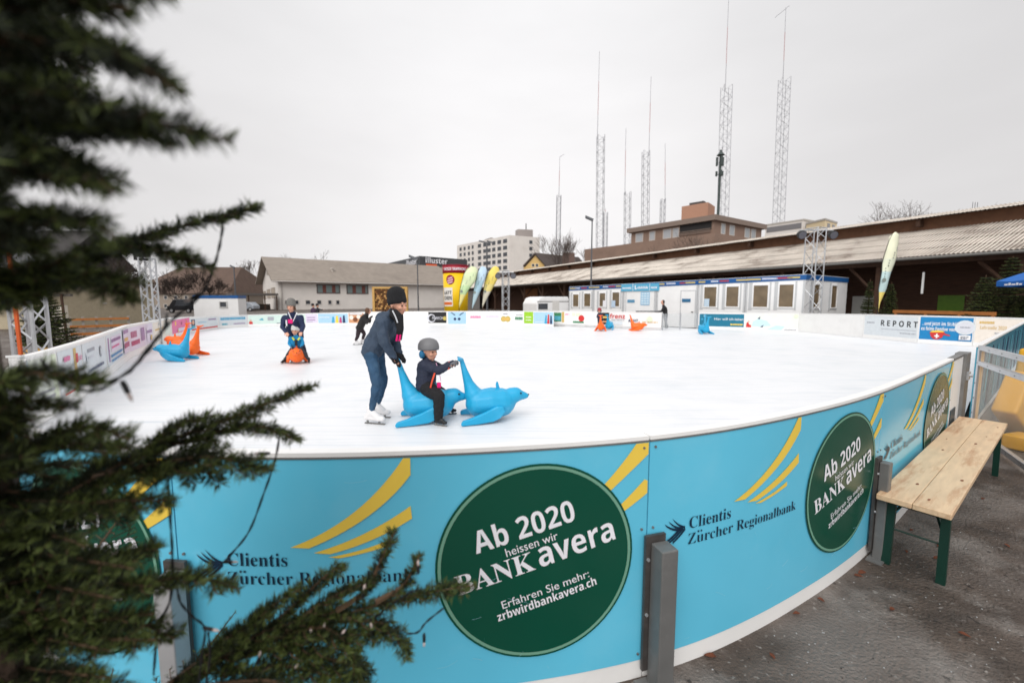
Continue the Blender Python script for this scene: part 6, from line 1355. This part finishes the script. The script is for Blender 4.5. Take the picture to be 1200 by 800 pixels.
def small_fir(p, H, W, label, seed, dens=1.0, name='fir_tree'):
    rr = random.Random(seed); root = thing(name, p, label, 'fir tree', 'small firs round the rink'); p = V(p)
    mb = MB(); mb.ring([p, p + V((0, 0, H))], [H * .02, H * .004], 6); mb.build('trunk', M_twig, root)
    mb = MB(); z = H * .1
    while z < H * .97:
        k = rr.choice((5, 6, 7)); r_ = W * (1 - z / H) ** .85 + .05 * W; a0 = rr.uniform(0, 6.28)
        for i in range(k):
            a = a0 + i * 6.283 / k + rr.uniform(-.2, .2); rl = r_ * rr.uniform(.7, 1.15); d = V((math.cos(a), math.sin(a), 0)); b = p + V((0, 0, z)); path = [b, b + d * rl * .5 + V((0, 0, -.03 * rl)), b + d * rl + V((0, 0, .12 * rl))]
            mb.ring(path, H * .004, 3, 0, False); needles(mb, path, rr, 150 * dens, .07, .012, 1, 2)
            for t in (.15, .35, .55, .75):
                for sg in (-1, 1):
                    q = path[0].lerp(path[2], t); dd = (d + V((-d.y, d.x, 0)) * sg * .9 + V((0, 0, .05))).normalized(); pt2 = [q, q + dd * rl * (1.0 - t) * .7]; needles(mb, pt2, rr, 150 * dens, .07, .012, 1, 2)
        z += H * rr.uniform(.032, .05)
    mb.build('crown', [M_twig, M_needle, M_needle2], root)
    return root
p = D(52, 372, 14.5); small_fir((p.x, p.y, 0), D(52, 326, 14.5).z, .95, 'small fir beside the near left boards on a wooden foot', 1, 1.3)
for x, yt, Y, W, lab in ((1017, 327, 20.5, .5, 'thin little fir right of the cabin end'), (1042, 330, 21, .6, 'little fir behind the base of the cream flag'), (1151, 322, 17.5, 1.2, 'broad fir behind the fondue board'), (1180, 300, 18.5, 1.5, 'tall dark fir rising above the blue parasol'), (1205, 345, 16.5, 1.1, 'fir under the blue parasol')):
    p = D(x, 366, Y); small_fir((p.x, p.y, 0), D(x, yt, Y).z, W, lab, int(x), 1.0)
b = D(52, 403, 14.3); mb = MB(); mb.box(b.x - .45, b.x + .45, b.y - .3, b.y + .2, 0, .14); mb.box(b.x - .3, b.x + .3, b.y - .25, b.y + .15, .143, .2); tag(mb.build('wooden_base', mat('pale_timber', c(0, 0, 0))), 'pale timber base under the small fir beside the left boards', 'base')
# ------------------------------------------------------------------ the big fir in the foreground
TX, TY = -1.08, .82
root = thing('fir_tree', (TX, TY, 0), 'large dark fir with string lights close to the blue boards', 'fir tree')
mb = MB(); mb.ring([(TX, TY, 0), (TX + .01, TY, 1.2), (TX, TY + .01, 2.4), (TX, TY, 3.4)], [.075, .06, .04, .008], 10); mb.build('trunk', mat('fir_bark', c(70, 56, 46), .9, .3, 20, bump=.6, bscale=50), root)
rr = random.Random(42)
def fir_branch(pts_, tw=.13, seed=0, dens=760, start=None, n0=0, spacing=.03, up=None, nl=.027, tipk=.8, wd=.0022):
    dens *= 2.6
    rr = random.Random(seed); P = [D(x, y, Y) for x, y, Y in pts_]
    if start is not False:
        a = P[0]; P = [V((TX, TY, (start if start else a.z - .03 + (a.z - P[min(1, len(P) - 1)].z) * .3)))] + P
    # smooth resample
    Q = []
    for i in range(len(P) - 1):
        p0, p1, p2, p3 = P[max(i - 1, 0)], P[i], P[i + 1], P[min(i + 2, len(P) - 1)]
        for k in range(8):
            t = k / 8; Q.append(.5 * ((2 * p1) + (p2 - p0) * t + (2 * p0 - 5 * p1 + 4 * p2 - p3) * t * t + (3 * p1 - p0 - 3 * p2 + p3) * t ** 3))
    Q.append(P[-1]); cumL = [0]
    for a, b in zip(Q, Q[1:]): cumL.append(cumL[-1] + (b - a).length)
    T = cumL[-1]; FL = .34 if seed >= 110 and seed < 200 else .5; mb = MB(); mb.ring(Q, [.0075 * (1 - .75 * l / T) for l in cumL], 5, 0)
    up = up or V((rr.uniform(-.2, .2), rr.uniform(-.35, .1), 1)).normalized()
    needles(mb, Q[int(len(Q) * .3):], rr, dens, nl, wd, 1, 2, up, tipk, FL)
    s = T * .22; side = 1
    while s < T * .96:
        i = min(bisect.bisect(cumL, s) - 1, len(Q) - 2); p = Q[i].lerp(Q[i + 1], (s - cumL[i]) / max(cumL[i + 1] - cumL[i], 1e-6)); d = (Q[i + 1] - Q[i]).normalized(); fr = s / T
        lat = d.cross(up).normalized() * side; dd = (d * rr.uniform(.7, 1.0) + lat * rr.uniform(.6, .95) + up * rr.uniform(-.25, .2)).normalized()
        l = tw * (1.15 - fr) * rr.uniform(.6, 1.25) + .018
        e = p + dd * l * .55 + V((0, 0, -.06 * l)); e2 = e + (dd + d * .35 + V((0, 0, .12))).normalized() * l * .5; tp = [p, e, e2]
        mb.ring(tp, [.0026, .002, .0012], 4, 0, False); needles(mb, tp, rr, dens, nl, wd, 1, 2, up, tipk - .1, FL)
        if l > .09:
            for sg in (-1, 1):
                d3 = (dd * .8 + dd.cross(up) * sg * .7).normalized(); tq = [e, e + d3 * l * .35]; mb.ring(tq, [.0016, .001], 4, 0, False); needles(mb, tq, rr, dens, nl, wd, 1, 2, up, tipk - .1, FL)
        s += spacing * rr.uniform(.7, 1.3); side = -side
    return mb.build('branch', [M_twig, M_needle, M_needle2], root)
BR = [
 ([(-30, 25, .6), (70, 0, .58), (152, 12, .58)], .05), ([(-30, -30, .6), (80, -20, .58), (200, -6, .6)], .05),
 ([(-30, 70, .6), (70, 52, .58), (150, 70, .56), (214, 112, .56)], .055), ([(-20, 40, .7), (60, 40, .66), (95, 55, .64), (160, 78, .62)], .05),
 ([(-30, 118, .62), (90, 122, .58), (180, 142, .57), (270, 166, .58)], .055), ([(-20, 150, .7), (70, 150, .66), (140, 150, .62), (200, 172, .6)], .05), ([(-30, 180, .66), (50, 182, .62), (100, 198, .6), (132, 226, .58)], .055),
 ([(-30, 205, .6), (40, 205, .6), (100, 215, .6)], .05), ([(-30, 255, .66), (40, 262, .64), (90, 254, .63), (134, 278, .62)], .045), ([(-30, 290, .7), (20, 262, .66), (62, 246, .64)], .035),
 ([(-30, 345, .78), (60, 318, .78), (130, 290, .8), (200, 268, .84), (255, 255, .87), (306, 242, .88)], .075), ([(60, 318, .78), (130, 292, .78), (190, 296, .78), (240, 312, .78)], .04),
 ([(-30, 350, .7), (40, 330, .66), (110, 322, .66), (160, 334, .66)], .05), ([(-30, 335, .66), (30, 318, .64), (90, 300, .64)], .05), ([(20, 350, .74), (90, 330, .72), (140, 345, .72), (160, 352, .72)], .035),
 ([(-40, 470, .6), (20, 440, .62), (70, 440, .63), (117, 449, .64)], .04), ([(-40, 500, .6), (10, 470, .62), (50, 470, .64), (76, 480, .64)], .035), ([(-30, 452, .6), (5, 450, .6), (36, 462, .62)], .03),
 ([(-30, 540, .72), (50, 515, .7), (100, 500, .7), (152, 515, .7)], .045), ([(-30, 560, .75), (40, 530, .72), (90, 520, .72), (150, 526, .72)], .045),
 ([(-30, 640, .8), (60, 590, .82), (140, 545, .86), (210, 512, .92), (270, 490, .97), (330, 466, 1.0), (372, 451, 1.01)], .075), ([(170, 530, .9), (235, 512, .94), (300, 500, .95), (353, 516, .96)], .04), ([(110, 560, .84), (180, 545, .86), (250, 536, .88), (314, 552, .9)], .085), ([(60, 590, .84), (130, 560, .86), (190, 550, .88), (262, 556, .9)], .075), ([(150, 545, .88), (205, 500, .9), (240, 490, .92)], .04),
 ([(-30, 640, .8), (50, 605, .8), (120, 588, .8), (206, 586, .82)], .06), ([(-30, 730, .8), (60, 712, .8), (150, 690, .82), (220, 676, .84), (280, 690, .85)], .055), ([(-30, 700, .8), (60, 672, .8), (130, 655, .8), (186, 640, .82)], .06), ([(0, 760, .85), (80, 735, .84), (150, 728, .84), (205, 748, .84)], .06),
 ([(120, 850, .95), (210, 795, .98), (310, 752, 1.0), (410, 718, 1.02), (490, 697, 1.03), (558, 685, 1.04)], .075), ([(395, 715, 1.0), (430, 690, 1.02), (447, 655, 1.04), (463, 622, 1.05)], .012), ([(440, 705, 1.0), (470, 688, 1.03), (484, 668, 1.04), (492, 650, 1.05)], .012), ([(300, 750, 1.0), (350, 705, 1.02), (385, 672, 1.04), (405, 664, 1.04)], .03), ([(250, 775, .98), (300, 725, .98), (335, 700, .98), (352, 690, .98)], .03), ([(240, 790, .96), (262, 752, .96), (290, 735, .96), (312, 716, .96)], .03),
 ([(400, 725, 1.0), (445, 730, 1.0), (470, 750, 1.0), (480, 768, 1.0)], .03), ([(330, 760, .98), (380, 770, .98), (420, 785, .97), (430, 815, .97)], .045), ([(200, 810, .92), (270, 800, .92), (330, 800, .92), (390, 830, .92)], .06), ([(230, 790, .97), (300, 745, .98), (350, 728, 1.0), (395, 716, 1.0)], .05), ([(330, 745, 1.0), (370, 712, 1.0), (410, 690, 1.01), (440, 682, 1.01)], .03), ([(280, 770, .98), (340, 755, .98), (400, 745, .98), (455, 742, .99)], .05), ([(260, 790, .96), (330, 780, .96), (380, 790, .95), (415, 805, .95)], .055), ([(180, 815, .93), (240, 770, .95), (280, 745, .95), (300, 730, .95)], .04), ([(310, 752, 1.0), (375, 735, .98), (410, 760, .96), (425, 800, .95)], .04),
]
for i, (pp_, tw) in enumerate(BR):
    if max(q[1] for q in pp_) < 292: pp_ = [(x, y, Y * .78) for x, y, Y in pp_]
    fir_branch(pp_, tw, 100 + i, 950 if pp_[0][0] > -25 or i > 19 else 850, start=False if pp_[0][0] > 30 else None, tipk=.55 if i >= 10 else .85, spacing=.018 if tw < .06 else .02)
rr = random.Random(9)
for i in range(34):                                   # dense interior, upper part
    y = rr.uniform(-40, 215); tx = rr.uniform(40, 96) - max(0, y - 160) * .3; fir_branch([(-50, y + rr.uniform(-10, 25), rr.uniform(.62, .85)), (10, y, .7), (tx, y + rr.uniform(0, 25), rr.uniform(.6, .75))], .055, 300 + i, 700)
for i in range(36):                                   # dense interior, lower part
    y = rr.uniform(545, 830); tx = rr.uniform(70, 185) if y > 580 else rr.uniform(50, 110); fir_branch([(-50, y + rr.uniform(0, 50), rr.uniform(.7, .95)), (20, y + rr.uniform(-5, 15), .82), (tx, y + rr.uniform(-10, 30), rr.uniform(.72, 1.0))], .06, 400 + i, 700)
for i in range(8):
    y = rr.uniform(270, 350); fir_branch([(-50, y + 20, .7), (0, y, .68), (rr.uniform(30, 60), y + rr.uniform(-5, 15), .66)], .045, 500 + i, 700)
for i in range(9):
    y = rr.uniform(440, 540); fir_branch([(-50, y + 20, .66), (-10, y, .66), (rr.uniform(15, 40), y + rr.uniform(-5, 15), .66)], .04, 520 + i, 700)
# the sides of the crown away from the photograph
def back_proto(l, seed):
    rr = random.Random(seed); mb = MB(); path = [V((0, 0, 0)), V((l * .5, 0, .02)), V((l, 0, .1 * l))]; mb.ring(path, [.008, .006, .002], 5, 0); needles(mb, path, rr, 350, .022, .0022, 1, 2)
    x = l * .2; s = 1
    while x < l:
        d = V((.8, s * .75, 0)).normalized(); q = [V((x, 0, .02)), V((x, 0, .02)) + d * (l - x) * .45]; mb.ring(q, .002, 3, 0, False); needles(mb, q, rr, 350, .022, .0022, 1, 2); x += .03; s = -s
    mb.v = [v + root.location for v in mb.v]
    return mb.build('branch', [M_twig, M_needle, M_needle2], root)
protos = [back_proto(.8, 1), back_proto(.62, 2)]; rr = random.Random(4)
for o in protos: o.location = (0, 0, .6); o.rotation_euler = (0, 0, 2.8 + protos.index(o))
for i in range(24):
    z = .3 + 2.9 * i / 24; a = rr.uniform(R(75), R(275)); o = protos[i % 2].copy(); C.objects.link(o); o.parent = root; o.location = (0, 0, z); o.rotation_euler = (0, rr.uniform(-.1, .15), a); sc = max(.2, 1.05 - z / 3.3); o.scale = (sc, sc, sc)
# ------------------------------------------------------------------ string of lights hung on the fir
lr = thing('string_lights', (TX + .3, TY, 1.2), 'dark cable with small unlit bulbs looped through the big fir', 'string lights')
def cable(pts_, r_=.0016):
    P = [D(*q) for q in pts_]; Q = []
    for i in range(len(P) - 1):
        p0, p1, p2, p3 = P[max(i - 1, 0)], P[i], P[i + 1], P[min(i + 2, len(P) - 1)]
        for k in range(6):
            t = k / 6; Q.append(.5 * ((2 * p1) + (p2 - p0) * t + (2 * p0 - 5 * p1 + 4 * p2 - p3) * t * t + (3 * p1 - p0 - 3 * p2 + p3) * t ** 3))
    Q.append(P[-1])
    # two strands twisted together
    for ph in (0, math.pi):
        mb = MB(); mb.ring([q + V((math.cos(i * .9 + ph), 0, math.sin(i * .9 + ph))) * r_ * .9 for i, q in enumerate(Q)], r_, 5); mb.build('cable', M_black, lr)
    return Q
M_bulb = mat('bulb_clear', c(214, 196, 190), .2, .05, alpha=.8)
def bulb(x, y, Y, dx, dy):
    p = D(x, y, Y); d = (D(x + dx, y + dy, Y) - p).normalized(); mb = MB(); mb.ring([p, p + d * .006, p + d * .022], [.003, .0042, .0038], 8); so_ = mb.build('socket', M_black, lr)
    mb = MB(); mb.ring([p + d * .0225, p + d * .03, p + d * .037], [.003, .0032, .0008], 8); mb.build('bulb', M_bulb, so_, True)
cable([(262, 258, .86), (258, 285, .85), (250, 315, .84), (236, 345, .82), (205, 372, .78), (188, 392, .74), (168, 418, .7), (142, 441, .68), (112, 450, .66), (84, 448, .65), (62, 438, .64), (48, 420, .62)])
cable([(196, 368, .76), (192, 385, .74), (176, 405, .72), (150, 438, .69)]); cable([(142, 441, .68), (118, 456, .66), (92, 457, .65), (64, 444, .64)])
cable([(328, 508, .97), (322, 540, .97), (309, 578, .98), (292, 622, 1.0), (270, 650, 1.02), (258, 662, 1.02)])
cable([(208, 690, .85), (212, 706, .85), (226, 722, .86), (240, 736, .88), (236, 770, .88), (232, 810, .88)]); cable([(244, 740, .88), (246, 770, .88), (240, 810, .88)]); cable([(197, 560, .86), (199, 600, .86), (202, 650, .86), (200, 700, .86), (186, 735, .86), (180, 790, .86)])
cable([(478, 742, 1.0), (490, 740, 1.0), (500, 728, 1.0), (520, 712, 1.01)]); cable([(280, 800, .94), (330, 770, .96), (370, 745, .98), (420, 735, .99), (470, 700, 1.0), (490, 690, 1.0)])
for q in ((143, 446, .68, 6, 12), (236, 344, .82, -6, 3), (92, 448, .65, 8, 0), (316, 531, .97, -6, 0), (262, 658, 1.02, 10, 0), (238, 735, .88, 10, 2), (490, 672, 1.0, 0, -14), (497, 742, 1.0, 0, 14), (425, 700, .99, 2, -12), (378, 745, .98, 2, -12), (370, 752, .97, -4, -10), (395, 750, .97, 6, -8), (437, 745, .98, -2, -12), (302, 778, .95, 2, -10), (340, 790, .95, 6, -8), (118, 590, .82, 3, -10), (70, 640, .8, 4, -8), (130, 745, .83, -4, -8), (92, 690, .8, 8, -2), (182, 730, .86, -5, 8), (120, 658, .8, 6, -4)): bulb(*q)
